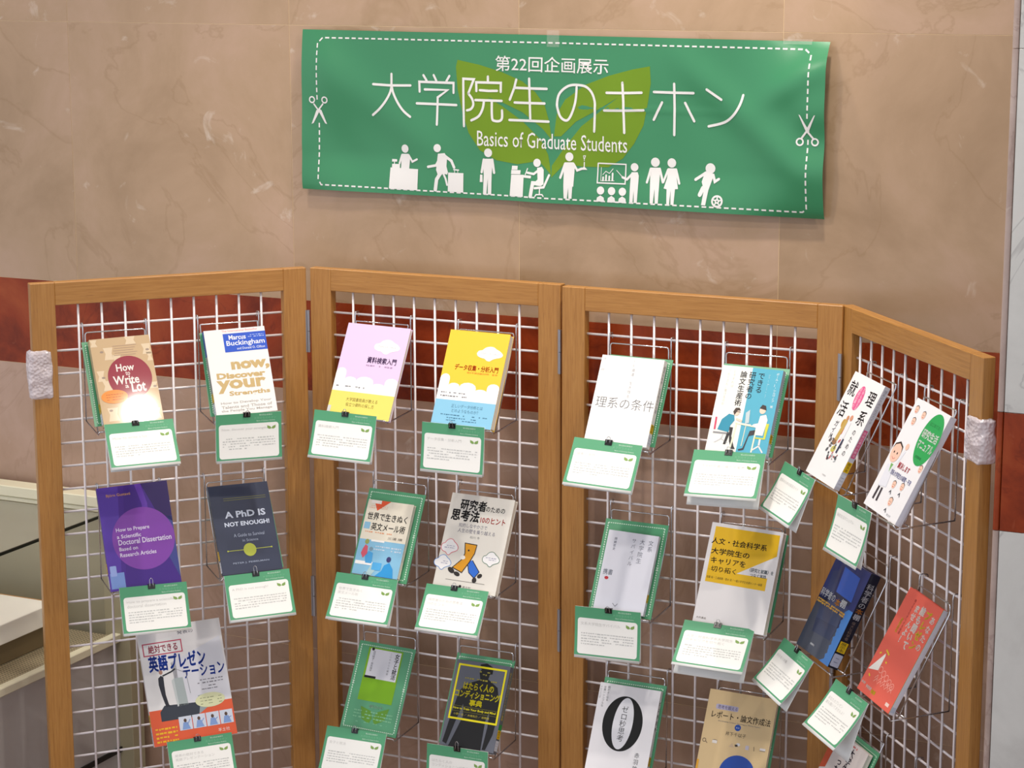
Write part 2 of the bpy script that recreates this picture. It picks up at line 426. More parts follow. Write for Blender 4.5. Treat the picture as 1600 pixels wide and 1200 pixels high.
# ------------------------------------------------------------------ banner
STK=[[[0.2197,-0.0901],[0.2198,-0.1151]],[[0.176,-0.1132],[0.2005,-0.1142],[0.221,-0.1146],[0.2657,-0.1134]],[[0.2204,-0.1151],[0.2165,-0.1305],[0.2061,-0.1488],[0.1912,-0.166],[0.1748,-0.1794]],[[0.2204,-0.1151],[0.2244,-0.1303],[0.2354,-0.1503],[0.2499,-0.1677],[0.2668,-0.1799]],[[0.2968,-0.0907],[0.3048,-0.1023]],[[0.3218,-0.0899],[0.3284,-0.1016]],[[0.3605,-0.0903],[0.3528,-0.1021]],[[0.2879,-0.1257],[0.2869,-0.1049],[0.3707,-0.1048],[0.3707,-0.1255]],[[0.3001,-0.1207],[0.3559,-0.1202],[0.3318,-0.1364],[0.3305,-0.1942]],[[0.2815,-0.1508],[0.3283,-0.1509],[0.3776,-0.151]],[[0.3958,-0.1947],[0.3941,-0.0951],[0.419,-0.0956],[0.4063,-0.1256]],[[0.4063,-0.1256],[0.4153,-0.1366],[0.4182,-0.149],[0.4125,-0.158],[0.4032,-0.1611]],[[0.4513,-0.0889],[0.4514,-0.1008]],[[0.4252,-0.1199],[0.4246,-0.1017],[0.4813,-0.1014],[0.4808,-0.1199]],[[0.4331,-0.1179],[0.4534,-0.1188],[0.4724,-0.1181]],[[0.423,-0.1388],[0.4534,-0.1388],[0.4829,-0.1388]],[[0.4427,-0.1394],[0.44,-0.1558],[0.4309,-0.1724],[0.4134,-0.1819]],[[0.4605,-0.1395],[0.4614,-0.1751],[0.4676,-0.1811],[0.4788,-0.1807],[0.4838,-0.1742],[0.4838,-0.1587]],[[0.5169,-0.0934],[0.512,-0.1109],[0.5016,-0.1356]],[[0.512,-0.1104],[0.548,-0.1107],[0.5865,-0.1105]],[[0.5465,-0.0905],[0.549,-0.1762]],[[0.5127,-0.1412],[0.5482,-0.1412],[0.5818,-0.1408]],[[0.5006,-0.1781],[0.5484,-0.178],[0.5915,-0.1781]],[[0.6545,-0.1049],[0.653,-0.1272],[0.6483,-0.1483],[0.6384,-0.1697],[0.6291,-0.174],[0.618,-0.1665],[0.6114,-0.1496],[0.6104,-0.1365],[0.6146,-0.1206],[0.6261,-0.1084],[0.6405,-0.1014],[0.6579,-0.1003],[0.6752,-0.1029],[0.6882,-0.1129],[0.6956,-0.1283],[0.6975,-0.1465],[0.6964,-0.1942]],[[0.758,-0.0925],[0.7611,-0.1313],[0.7644,-0.1941]],[[0.7234,-0.1139],[0.7608,-0.1132],[0.8003,-0.1113]],[[0.7187,-0.15],[0.7642,-0.1488],[0.8054,-0.1468]],[[0.8713,-0.0911],[0.8728,-0.1403],[0.8725,-0.1944]],[[0.8274,-0.1089],[0.8716,-0.109],[0.9135,-0.1084]],[[0.8454,-0.1294],[0.8276,-0.1651]],[[0.8953,-0.1287],[0.9153,-0.1649]],[[0.9427,-0.1001],[0.9745,-0.1193]],[[1.021,-0.1086],[1.0153,-0.1276],[1.0023,-0.1483],[0.981,-0.1644],[0.9463,-0.1739]]]
LEAFS=[[[0.3794,-0.0559],[0.4323,-0.0652],[0.4839,-0.079],[0.5308,-0.0966],[0.5606,-0.1184],[0.5819,-0.1443],[0.5927,-0.1781],[0.5993,-0.2159],[0.578,-0.1939],[0.5312,-0.1613],[0.4841,-0.142],[0.4497,-0.1316],[0.4841,-0.1496],[0.5313,-0.1804],[0.574,-0.2169],[0.5911,-0.2468],[0.5999,-0.2885],[0.5701,-0.2611],[0.519,-0.2701],[0.4716,-0.2638],[0.4326,-0.2442],[0.4064,-0.2085],[0.3911,-0.1626],[0.3802,-0.1166],[0.3759,-0.0706]],[[0.8175,-0.0576],[0.7793,-0.0649],[0.7267,-0.0794],[0.6735,-0.0997],[0.6282,-0.1313],[0.6096,-0.1622],[0.6057,-0.1928],[0.6038,-0.2081],[0.6205,-0.2074],[0.6536,-0.1757],[0.7071,-0.1474],[0.7477,-0.1235],[0.7113,-0.151],[0.6662,-0.1847],[0.6291,-0.2298],[0.6001,-0.2693],[0.6003,-0.2942],[0.6295,-0.2641],[0.6713,-0.2679],[0.7293,-0.2663],[0.7618,-0.2466],[0.7858,-0.2155],[0.8055,-0.1773],[0.8147,-0.1286],[0.8201,-0.0914]]]
PICS=[[["c",[0.2532,-0.2486],0.009],["p",[[0.2164,-0.2908],[0.2857,-0.2911],[0.2849,-0.3365],[0.2149,-0.3363]]],["p",[[0.2203,-0.2829],[0.24,-0.2825],[0.24,-0.291],[0.2202,-0.2912]]],["p",[[0.2198,-0.2726],[0.2325,-0.2725],[0.2324,-0.2777],[0.2197,-0.2782]]],["s",[[0.2259,-0.2774],[0.2259,-0.2831]],0.0022],["p",[[0.244,-0.2601],[0.2616,-0.2593],[0.2659,-0.264],[0.2635,-0.2912],[0.2429,-0.2911]]],["s",[[0.2449,-0.2632],[0.2389,-0.2807]],0.0049],["s",[[0.2624,-0.2624],[0.2711,-0.2759],[0.2828,-0.2702]],0.0044]],[["c",[0.3325,-0.2439],0.0087],["p",[[0.3342,-0.2558],[0.3501,-0.2538],[0.3558,-0.2638],[0.3544,-0.2817],[0.3581,-0.2943],[0.3564,-0.2995],[0.3457,-0.2975],[0.337,-0.3082],[0.3298,-0.2906]]],["s",[[0.3415,-0.2593],[0.3299,-0.2808],[0.3101,-0.2848]],0.0054],["s",[[0.3472,-0.2578],[0.3659,-0.2697],[0.3725,-0.2834]],0.006],["s",[[0.3414,-0.2951],[0.3312,-0.311],[0.3283,-0.333]],0.0082],["s",[[0.3471,-0.2974],[0.3529,-0.3087],[0.3563,-0.3213]],0.0044],["p",[[0.3587,-0.2948],[0.3946,-0.2946],[0.3946,-0.336],[0.358,-0.3353]]],["s",[[0.3716,-0.2881],[0.3831,-0.2885]],0.0027],["s",[[0.3736,-0.289],[0.3736,-0.2941]],0.0014],["s",[[0.3811,-0.2886],[0.3811,-0.2937]],0.0014]],[["c",[0.4522,-0.2488],0.0092],["p",[[0.4401,-0.262],[0.4627,-0.2609],[0.4608,-0.2944],[0.4604,-0.3371],[0.4524,-0.3375],[0.4518,-0.3025],[0.449,-0.3377],[0.4411,-0.3374],[0.4421,-0.2953]]],["s",[[0.4421,-0.2637],[0.4373,-0.2905]],0.0054],["s",[[0.4618,-0.2628],[0.4664,-0.2904]],0.0054],["p",[[0.4336,-0.2958],[0.4393,-0.2955],[0.4399,-0.3112],[0.4331,-0.3115]]]],[["c",[0.5656,-0.265],0.0087],["p",[[0.5064,-0.2922],[0.5357,-0.2913],[0.536,-0.3374],[0.5043,-0.3373]]],["p",[[0.5274,-0.2917],[0.5533,-0.2924],[0.5527,-0.298],[0.5274,-0.2967]]],["p",[[0.5077,-0.2735],[0.5208,-0.2734],[0.5203,-0.2815],[0.5069,-0.2821]]],["p",[[0.5063,-0.2826],[0.5281,-0.2821],[0.5276,-0.2907],[0.5058,-0.2912]]],["p",[[0.5662,-0.2755],[0.5772,-0.2725],[0.582,-0.2785],[0.5839,-0.3085],[0.5775,-0.3126],[0.5664,-0.3119],[0.5636,-0.3045],[0.5691,-0.2992]]],["s",[[0.5731,-0.2777],[0.5593,-0.2884],[0.5441,-0.2866]],0.0049],["s",[[0.544,-0.2778],[0.5393,-0.2906]],0.0022],["s",[[0.5761,-0.3076],[0.5581,-0.3073],[0.5541,-0.3352]],0.0082],["s",[[0.5637,-0.3176],[0.5845,-0.3147],[0.5953,-0.2891]],0.0049],["s",[[0.5754,-0.3177],[0.5755,-0.3303]],0.0027],["s",[[0.5652,-0.3346],[0.568,-0.3307],[0.5818,-0.3299],[0.5846,-0.3336]],0.0027]],[["c",[0.6405,-0.2488],0.0092],["p",[[0.6303,-0.2607],[0.6502,-0.2598],[0.6535,-0.2676],[0.6518,-0.31],[0.6496,-0.3101],[0.6488,-0.3352],[0.6417,-0.3355],[0.6404,-0.3131],[0.6384,-0.3357],[0.6313,-0.3356],[0.6294,-0.3102],[0.6285,-0.2713]]],["s",[[0.6311,-0.2637],[0.6215,-0.2928]],0.0054],["s",[[0.6502,-0.2628],[0.6591,-0.2761],[0.6699,-0.2718]],0.0049],["p",[[0.6678,-0.2744],[0.6742,-0.2666],[0.6819,-0.2737]]],["s",[[0.6747,-0.2666],[0.6747,-0.2587]],0.0022],["s",[[0.6723,-0.2452],[0.6772,-0.245],[0.6756,-0.2505],[0.6735,-0.2506],[0.6723,-0.2452]],0.0014],["s",[[0.6746,-0.2505],[0.6746,-0.2555]],0.0014]],[["s",[[0.7063,-0.2589],[0.7688,-0.2585],[0.7683,-0.2986],[0.7055,-0.2993],[0.7063,-0.2589]],0.0027],["s",[[0.7137,-0.2673],[0.713,-0.2945],[0.7436,-0.2935]],0.0011],["s",[[0.7174,-0.2819],[0.724,-0.2747],[0.7321,-0.2787],[0.7401,-0.269]],0.0014],["s",[[0.7183,-0.2873],[0.7181,-0.2938]],0.0038],["s",[[0.7249,-0.2828],[0.7248,-0.2934]],0.0038],["s",[[0.7322,-0.2849],[0.7321,-0.2931]],0.0038],["s",[[0.7394,-0.2784],[0.7393,-0.2927]],0.0038],["c",[0.7138,-0.3148],0.0084],["c",[0.7388,-0.3147],0.0084],["c",[0.7632,-0.3147],0.0084],["p",[[0.7049,-0.3376],[0.7064,-0.3296],[0.7139,-0.3247],[0.7215,-0.3288],[0.7233,-0.3376]]],["p",[[0.7297,-0.3378],[0.7312,-0.3293],[0.739,-0.3244],[0.7463,-0.3285],[0.748,-0.3378]]],["p",[[0.7545,-0.3374],[0.756,-0.3289],[0.7634,-0.3241],[0.7709,-0.3286],[0.7727,-0.3377]]]],[["c",[0.7877,-0.2633],0.0084],["p",[[0.7815,-0.2739],[0.7948,-0.2732],[0.7976,-0.2804],[0.7972,-0.3075],[0.7967,-0.3359],[0.7897,-0.3362],[0.7883,-0.3104],[0.7871,-0.3357],[0.7799,-0.3356],[0.7794,-0.3084],[0.7798,-0.2813]]],["s",[[0.7829,-0.2775],[0.7719,-0.2891],[0.7617,-0.2852]],0.0049],["s",[[0.7604,-0.2835],[0.7481,-0.2718]],0.0014]],[["c",[0.8325,-0.2514],0.0095],["p",[[0.8219,-0.2626],[0.843,-0.2621],[0.8433,-0.3346],[0.8364,-0.3354],[0.8338,-0.3056],[0.8322,-0.3352],[0.8253,-0.3351],[0.8229,-0.2915]]],["s",[[0.823,-0.265],[0.8161,-0.293]],0.0049],["s",[[0.8422,-0.2641],[0.8506,-0.2913]],0.0049]],[["c",[0.8682,-0.2512],0.0095],["p",[[0.8606,-0.2622],[0.8776,-0.2619],[0.8806,-0.2837],[0.8849,-0.303],[0.8784,-0.3038],[0.8777,-0.3356],[0.8712,-0.3355],[0.869,-0.3062],[0.868,-0.3357],[0.862,-0.3355],[0.8601,-0.3047],[0.8535,-0.3034],[0.8591,-0.2823]]],["s",[[0.8606,-0.2647],[0.8514,-0.2913]],0.0046],["s",[[0.8776,-0.2639],[0.8865,-0.2919]],0.0049]],[["c",[0.9527,-0.2583],0.0106],["p",[[0.9413,-0.2661],[0.9619,-0.2688],[0.9564,-0.2848],[0.9511,-0.302],[0.9466,-0.3326],[0.9376,-0.3323],[0.9413,-0.3025],[0.9352,-0.2858]]],["s",[[0.9439,-0.2672],[0.9217,-0.2821]],0.006],["s",[[0.9594,-0.2713],[0.9636,-0.2844],[0.9717,-0.2787]],0.0054],["s",[[0.9394,-0.2977],[0.9332,-0.3121]],0.0087]],[["r",[0.9712,-0.3232],0.0125]]]
SCI=[[["r",[0.0265,-0.1511],0.0075],["r",[0.0581,-0.1508],0.0075],["s",[[0.031,-0.1605],[0.0443,-0.1772]],0.0035],["s",[[0.0533,-0.1597],[0.0396,-0.1753]],0.0035],["p",[[0.0383,-0.1694],[0.049,-0.173],[0.0611,-0.2033],[0.0564,-0.2019]]],["p",[[0.0364,-0.1735],[0.0467,-0.1711],[0.0285,-0.2022],[0.0238,-0.2039]]]],[["r",[1.1458,-0.1951],0.0078],["r",[1.1768,-0.1945],0.0078],["s",[[1.1494,-0.1873],[1.1592,-0.1743]],0.004],["s",[[1.1728,-0.1874],[1.1603,-0.1735]],0.004],["p",[[1.1426,-0.1411],[1.1457,-0.1424],[1.1656,-0.174],[1.1593,-0.1772]]],["p",[[1.1781,-0.1412],[1.1755,-0.142],[1.158,-0.1715],[1.1641,-0.1741]]]]]
BORD=[[[0.0395,-0.1506],[0.0409,-0.0285],[0.0526,-0.0168],[0.6021,-0.0158],[1.1485,-0.0153],[1.1623,-0.0256],[1.161,-0.149]],[[1.1623,-0.1904],[1.1614,-0.3284],[1.1529,-0.3348],[0.6049,-0.3374],[0.048,-0.3357],[0.0407,-0.3239],[0.0421,-0.1992]]]

BO = (-2.53915, -.16756); BA = -.0073
BWd, BH = 1.1963, .347
bmw = WM.copy(); bmw = WM @ Matrix.Translation((BO[0], 4.2165, BO[1])) @ Matrix.Rotation(-BA, 4, 'Y')
def sm(a, b, x): t = min(1, max(0, (x-a)/(b-a))); return t*t*(3-2*t)
def bulge(x, y):
    u = x/BWd; t = -y/BH
    mid = math.sin(math.pi*min(1, max(0, t)))
    e = .010
    e += .028*sm(.82, 1.0, u)*(mid**.7)*(1+.25*math.sin(9*t))          # right edge stands off the wall
    e += .012*sm(.12, 0, u)*(mid**.8)
    e += .010*sm(.75, 1.0, t)*(.6+.4*math.sin(u*9+1))                   # bottom edge
    # diagonal tension folds from the taped corners
    d = (t-.18)-(u-.03)*2.2; e += .0065*math.exp(-(d/.16)**2)*sm(.0, .06, u)*sm(.40, .12, u)
    d = (t-.55)-(u-.02)*3.0; e -= .0055*math.exp(-(d/.2)**2)*sm(.30, .05, u)
    d = (t-.30)-(u-.80)*2.6; e += .0075*math.exp(-(d/.13)**2)*sm(.68, .80, u)*sm(1.0, .92, u)
    d = (t-.15)+(u-.98)*2.0; e += .0055*math.exp(-(d/.10)**2)*sm(.85, .93, u)
    e += .0035*1.8*math.exp(-((u-.485)/.05)**2)*sm(.72, 1.0, t)
    e -= .004*math.exp(-((u-.487)/.05)**2)*sm(.25, 0, t)
    e += .0010*math.exp(-((t-.42)/.010)**2)*sm(.45, .6, u)*sm(.9, .7, u)
    e += .0024*math.sin(u*21+2*t)*mid + .0010*math.sin(u*47-5*t)*mid
    e += .0025*sm(.93, .98, u)*math.sin(t*19)*mid
    return max(.002, e)
def bf(x, y, z): return (x, -bulge(x, y)-z, y)
ban = root('banner', 'green vinyl banner with white Japanese lettering and pictograms taped on the marble wall', 'banner', bmw)
BG = NT('banner_vinyl'); BG.b.inputs['Base Color'].default_value = rgb((54, 132, 90)); BG.b.inputs['Roughness'].default_value = .34
bm = bmesh.new(); NX, NY = 150, 50
g = [[bm.verts.new(bf(BWd*a/NX, -BH*b/NY, 0)) for a in range(NX+1)] for b in range(NY+1)]
for b in range(NY):
    for a in range(NX): bm.faces.new((g[b][a], g[b+1][a], g[b+1][a+1], g[b][a+1]))
me = bpy.data.meshes.new('banner_sheet'); bm.to_mesh(me); bm.free()
link('banner_sheet', me, BG.m, ban, smooth=True)
WHT = (226, 226, 226); LEAF = (108, 142, 26); VEIN = (62, 138, 92)
def smoothpts(L, n=4):
    if len(L) < 4: return L
    out = []
    for i in range(len(L)-1):
        p0, p1, p2, p3 = [Vector(L[min(max(i+k, 0), len(L)-1)]) for k in (-1, 0, 1, 2)]
        for k in range(n):
            t = k/n
            out.append(tuple(.5*((2*p1)+(-p0+p2)*t+(2*p0-5*p1+4*p2-p3)*t*t+(-p0+3*p1-3*p2+p3)*t**3)))
    out.append(tuple(L[-1])); return out
def newc(lay): c = Canvas(BWd, BH, .4); c.step = .0003; c.lay = lay; return c
c = newc(1)
for L in LEAFS: c.poly(L, LEAF)
c.obj('leaf_emblem', ban, bf, .02, smooth=True)
c = newc(3)
CURV = {2, 3, 8, 16, 17, 20, 25, 35}
for j, L in enumerate(STK):
    sharp = len(L) > 3 and j in (7, 8, 10, 13)
    L2 = L if (len(L) < 4 or sharp) else smoothpts(L)
    c.S(L2, .0052, WHT, frac=False, capn=1)
c.obj('title_lettering', ban, bf, .02, smooth=True)
c = newc(3)
def TB(c, txt, a, b, bold):    # a = top-left, b = bottom-right in banner metres
    vs, fs, (x0, y0, x1, y1) = glyphs(txt, bold)
    sx = (b[0]-a[0])/(x1-x0); sy = (a[1]-b[1])/(y1-y0)
    c.raw([(a[0]+(x-x0)*sx, b[1]+(y-y0)*sy) for x, y in vs], fs, WHT)
TB(c, '第22回企画展示', (.4685, -.0445), (.7262, -.0775), .006)
c.obj('heading_lettering', ban, bf, .02, smooth=True)
c = newc(3)
TB(c, 'Basics of Graduate Students', (.4268, -.2025), (.7711, -.2350), .002)
c.obj('subtitle_lettering', ban, bf, .02, smooth=True)
for it in PICS+SCI:
    c = newc(3)
    for s_ in it:
        if s_[0] == 'c': c.poly([(s_[1][0]+s_[2]*math.cos(2*math.pi*k/20), s_[1][1]+s_[2]*math.sin(2*math.pi*k/20)) for k in range(20)], WHT)
        elif s_[0] == 'p': c.poly(s_[1], WHT)
        elif s_[0] == 's': c.S(s_[1], s_[2], WHT, frac=False, capn=1)
        elif s_[0] == 'r':
            c.ring(s_[1][0], s_[1][1], s_[2]*.84, s_[2]*.42 if s_[2] < .01 else s_[2]*.32, WHT)
            if s_[2] > .01:
                c.ring(s_[1][0], s_[1][1], s_[2]*.30, s_[2]*.3, WHT, 5)
                for k in range(5):
                    t = 2*math.pi*k/5+.3
                    c.S([(s_[1][0]+s_[2]*.35*math.cos(t), s_[1][1]+s_[2]*.35*math.sin(t)), (s_[1][0]+s_[2]*.8*math.cos(t), s_[1][1]+s_[2]*.8*math.sin(t))], s_[2]*.22, WHT, frac=False)
    c.obj('scissors_pictogram' if it in SCI else 'pictogram', ban, bf, .02, smooth=True)
for L in BORD:
    c = newc(2)
    dense = []
    for p, q_ in zip(L, L[1:]):
        p, q_ = Vector(p), Vector(q_); k = max(1, int((q_-p).length/.002))
        dense += [p+(q_-p)*t/k for t in range(k)]
    dense.append(Vector(L[-1]))
    j = 0
    while j < len(dense)-1:
        seg = dense[j:j+6]
        if len(seg) > 2: c.S([tuple(p) for p in seg[::5] if True] if len(seg) < 6 else [tuple(seg[0]), tuple(seg[2]), tuple(seg[5])], .0032, WHT, frac=False)
        j += 8
    c.obj('dashed_border', ban, bf, .03, smooth=True)
# two strips of clear tape
TAPE = glassy('clear_tape', (240, 240, 235), .12, 0, .14)
for (x, y, w, h) in ((.585, .010, .028, .034), (1.10, .004, .06, .010)):
    c = Canvas(1, 1); c.step = .0006; c.poly([(x, y-h), (x+w, y-h), (x+w, y), (x, y)], TAPE)
    c.obj('tape_strip', ban, lambda X, Y, Z: (X, -bulge(X, min(0, Y))-.0005-Z, Y), .01)
# ------------------------------------------------------------------ racks
def dup(r):
    o = r.copy(); C.objects.link(o)
    for ch in [k for k in r.children]:
        k = ch.copy(); C.objects.link(k); k.parent = o
        for g_ in ch.children:
            q_ = g_.copy(); C.objects.link(q_); q_.parent = k
    return o
proto = {}
def rack(i, uc, row, label, key):
    mw = PM(i) @ Matrix.Translation((uc, 0, -.05*row))
    q = FIT.get(key); hb, th = -.2075, .40
    if q:
        t = THK.get(key, .0015); th = q[4]; bdt = .0042 if key in BACKED else 0
        hb = q[2]+.05*row-(t+bdt)*math.sin(th)-.0022-abs(q[5])*.09-(.004 if key in BACKED else 0)
        q2 = FIT.get(key+'_board')
        if q2: hb = min(hb, q2[2]+.05*row-.0028-abs(q2[5])*.09)
        back = lambda h: q[3]-(t+bdt)/math.cos(th)-(h-(q[2]+.05*row))*math.tan(th)-abs(q[6])*.14-.0022
        if q2:
            b2 = lambda h: q2[3]-.0015/math.cos(q2[4])-(h-(q2[2]+.05*row))*math.tan(q2[4])-abs(q2[6])*.14-.0022
            w1, w0 = min(back(hb), b2(hb)), min(back(-.013), b2(-.013))
        else: w1, w0 = back(hb), back(-.013)
        hk = None
        if w0 < .0092: hk = hb+(w1-.0092)/((w1-w0)/(-.013-hb)); w0 = .0092
        w0 = min(w0, .02)
        w1 = min(w1, .105)
    else: w1, w0, hk = .0935, .0092, None
    dz = hb+.2055
    r = root('wire_book_rack', label, 'book rack', mw, 'chrome book racks hooked on the mesh')
    a = .068; R_ = .0015
    for s in (-1, 1):
        tube_obj('back_leg', [rounded([(s*a, .0098, -.006), (s*a, .0102, .0050), (s*a, -.0050, .0068), (s*a, -.0062, -.004), (s*a, -.0062, -.198+dz)], .003)], R_, CHROME, r)
    b = a-.004
    tube_obj('support_frame', [rounded([(-b, -w1, hb)]+([(-b, -w0, hk)] if hk else [])+[(-b, -w0, -.0130), (b, -w0, -.0130)]+([(b, -w0, hk)] if hk else [])+[(b, -w1, hb)], .006)], R_, CHROME, r)
    tube_obj('bottom_ledge', [rounded([(-a, -.0062, -.198+dz), (-a, -.1195, -.2062+dz), (-a, -.1222, -.1995+dz), (a, -.1222, -.1995+dz), (a, -.1195, -.2062+dz), (a, -.0062, -.198+dz)], .006),
                              [(-a, -.088, -.2060+dz), (a, -.088, -.2060+dz)]], R_, CHROME, r)
    return r

# ------------------------------------------------------------------ poses
def pose(i, u, h, w, th, ro, ps, W, H, top=False):
    X = Vector((math.cos(ro)*math.cos(ps), -math.cos(ro)*math.sin(ps), math.sin(ro)))          # panel local (x, y, z); y = -w
    X = Vector((X.x, -math.cos(ro)*math.sin(ps), X.z))
    Y = Vector((-math.sin(ro)*math.cos(th), math.sin(th), math.cos(th)*math.cos(ro)))
    Y = (Y-X*X.dot(Y)).normalized(); X.normalize(); N = X.cross(Y)
    m = Matrix((X, Y, N)).transposed().to_4x4(); m.translation = Vector((u, -w, h))
    if top: m.translation -= Y*H
    return PM(i) @ m
PAGE = mat((226, 218, 200), .75, name='paper_edges')
def page_mat():
    k = NT('page_edges'); v = k.coord((1, 1, 900), False); n1 = k.n('ShaderNodeTexNoise', i_Scale=1.0, i_Detail=2.0); k.l(v, n1.inputs['Vector'])
    k.l(k.ramp(n1.outputs[0], [(.35, (218, 212, 200)), (.6, (244, 240, 230))]), k.b.inputs['Base Color']); k.b.inputs['Roughness'].default_value = .8; return k.m
PAGE = page_mat()
def book(key, label, pz, t, cover_col, art, spine='L', spine_art=None, rough=.35, coat=0., group='books shown on the mesh panels', edge=None):
    i, p = pz[0], pz[1:]; W, H = p[6], p[7]
    r = root('book', label, 'book', pose(i, *p), group)
    cm = mat(cover_col, rough, 0, .3, 'cover', coat)
    bm = bmesh.new(); k = .0008
    bx(bm, 0, W, 0, H, -k, 0); bx(bm, 0, W, 0, H, -t, -t+k)
    if spine == 'L': bx(bm, 0, k, 0, H, -t+k, -k)
    else: bx(bm, W-k, W, 0, H, -t+k, -k)
    link('cover', fin(bm, 'cover'), cm, r)
    x0, x1 = (k, W-.0006) if spine == 'L' else (.0006, W-k)
    box_obj('pages', (x0, x1, .0025, H-.0025, -t+k, -k), edge or PAGE, r)
    c = Canvas(W, H, rough, coat); art(c)
    if c.f: c.obj('cover_print', r)
    if spine_art:
        c = Canvas(t, H, rough, coat); spine_art(c)
        rot = Matrix.Rotation(math.radians(90), 4, 'Y') if spine == 'R' else Matrix.Rotation(math.radians(-90), 4, 'Y')
        off = Matrix.Translation((W, 0, 0)) if spine == 'R' else Matrix.Translation((0, 0, -t))
        c.obj('spine_print', r, mw=off @ rot)
    return r
LAB_Y, LAB_W = (236, 196, 30), (216, 222, 236)
def lib(c, yel=True):     # display sticker and call number sticker at the foot of a spine
    if yel: c.R(.04, .73, .96, .83, LAB_Y, 3); c.V('展示本', .5, .735, .825, .6, (40, 30, 20), 0, 4)
    c.R(.02, .85, .98, .97, LAB_W, 3); c.lines(.2, .8, [.88, .91, .94], .006, (120, 130, 160), 4)

# ------------------------------------------------------------------ green backing boards
GREEN = (84, 156, 116)
def board_art(c):
    c.S([(.045, .035), (.955, .035)], 0, GREEN)
    for (x0, y0, x1, y1) in ((.05, .04, .95, .04), (.05, .965, .95, .965)):
        k = 26
        for j in range(k): c.R(x0+(x1-x0)*j/k, y0-.0045, x0+(x1-x0)*(j+.6)/k, y0+.0045, (214, 236, 220))
    for x in (.05, .95):
        k = 36
        for j in range(k): c.R(x-.0085, .04+.925*j/k, x+.0085, .04+.925*(j+.6)/k, (214, 236, 220))
    for x, y in ((.05, .47), (.95, .47)):
        c.S([(x-.02, y-.018), (x+.02, y+.018)], .0012, (200, 226, 208), 2); c.S([(x+.02, y-.018), (x-.02, y+.018)], .0012, (200, 226, 208), 2)
def board(pz, label, sy=1):
    i, p = pz[0], pz[1:]; W, H = .140, .198
    mw = pose(i, *p) @ Matrix.Diagonal((1, sy, 1, 1))
    if 'board' in proto:
        o = dup(proto['board']); o.matrix_world = mw; o['label'] = label; return o
    r = root('backing_board', label, 'display board', mw, 'green dashed backing boards')
    box_obj('board_sheet', (0, W, 0, H, -.0015, 0), mat(GREEN, .3, name='board_green'), r)
    c = Canvas(W, H, .35); board_art(c); c.obj('dashed_line_print', r)
    proto['board'] = r; return r

# ------------------------------------------------------------------ caption cards
CH = .1045; CWd = .1445
CGREEN = (86, 160, 120); CTXT = (196, 198, 198)
def leafpair(c, x, y, s, col=(130, 165, 90), lay=3):
    for m_ in (-1, 1):
        c.P([(x, y), (x+m_*.25*s, y-.55*s), (x+m_*1.0*s, y-.95*s), (x+m_*.95*s, y-.1*s), (x+m_*.55*s, y+.22*s), (x+m_*.2*s, y+.2*s)], col, lay)
def card(key, pz, label, titles, seed, splay=.010, bend=.004, back_dx=0., clip_u=.40, handle=0, long=-.001):
    i, p = pz[0], list(pz[1:]); W, H = p[6], p[7]
    mw = pose(i, *p, top=True)
    r = root('caption_card', label, 'card', mw, 'green headed caption cards clipped to the racks')
    def fn(x, y, z): t = 1-y/H; return (x, y, z + bend*(t*t*1.6-t*.9))
    sheet = Canvas(W, H, .45); sheet.step = .0001
    n = 14
    sheet.raw([(W*a, H*b/n) for b in range(n+1) for a in (0, 1)], [(2*b, 2*b+1, 2*b+3, 2*b+2) for b in range(n)], (242, 243, 241), 0)
    me = sheet.mesh('sheet', fn); o = link('front_leaf', me, [], r, smooth=True)
    sol = o.modifiers.new('thick', 'SOLIDIFY'); sol.thickness = .0006; sol.offset = -1
    c = Canvas(W, H, .42); c.step = .00022
    c.R(0, 0, 1, .945, CGREEN, 1)
    c.RR(.045, .215, .955,   .915, .006, (243, 244, 242), 2)
    c.T('第22回企画展示', .66, .035, .86, .065, (205, 232, 214), 0, 2)
    c.T('大学院生のキホン', .58, .085, .92, .135, (120, 190, 150), 0, 2)
    c.T('Basics of Graduate Students', .62, .155, .90, .180, (205, 232, 214), 0, 2)
    leafpair(c, .845, .335, .065, lay=3)
    y = .29
    for s_ in titles:
        L = sum(1 if ord(ch) > 255 else .5 for ch in s_)
        c.T(s_, .09, y, .09+min(.70, L*.055), y+.062, (206, 206, 204), 0, 3); y += .085
    y = max(y+.06, .50)
    ys = [y+.052*k for k in range(5 if y < .6 else 4)]
    c.lines(.10, .90, ys, .024, CTXT, 3, seed, .93, .45)
    c.obj('caption_print', r, fn, .02, smooth=True)
    # rear leaf hangs free behind
    bk = Canvas(W, H, .5)
    bk.raw([((W*a)+back_dx*(1-b/n), H*b/n-(long*(1-b/n))) for b in range(n+1) for a in (0, 1)], [(2*b, 2*b+1, 2*b+3, 2*b+2) for b in range(n)], (226, 228, 228), 0)
    me = bk.mesh('rear', lambda x, y, z: (x, y, -.0012-splay*(1-y/H)**1.2))
    o = link('rear_leaf', me, [], r, smooth=True); sol = o.modifiers.new('thick', 'SOLIDIFY'); sol.thickness = .0006; sol.offset = -1
    # binder clip
    tl = Vector((W*clip_u, H, 0)); cm_ = Matrix.Translation(tl)
    k = root('binder_clip', label.replace('caption card', '').strip(), 'clip', mw @ cm_, 'small black binder clips on the caption cards') if False else None
    clips.append((mw @ cm_, label, handle))
clips = []
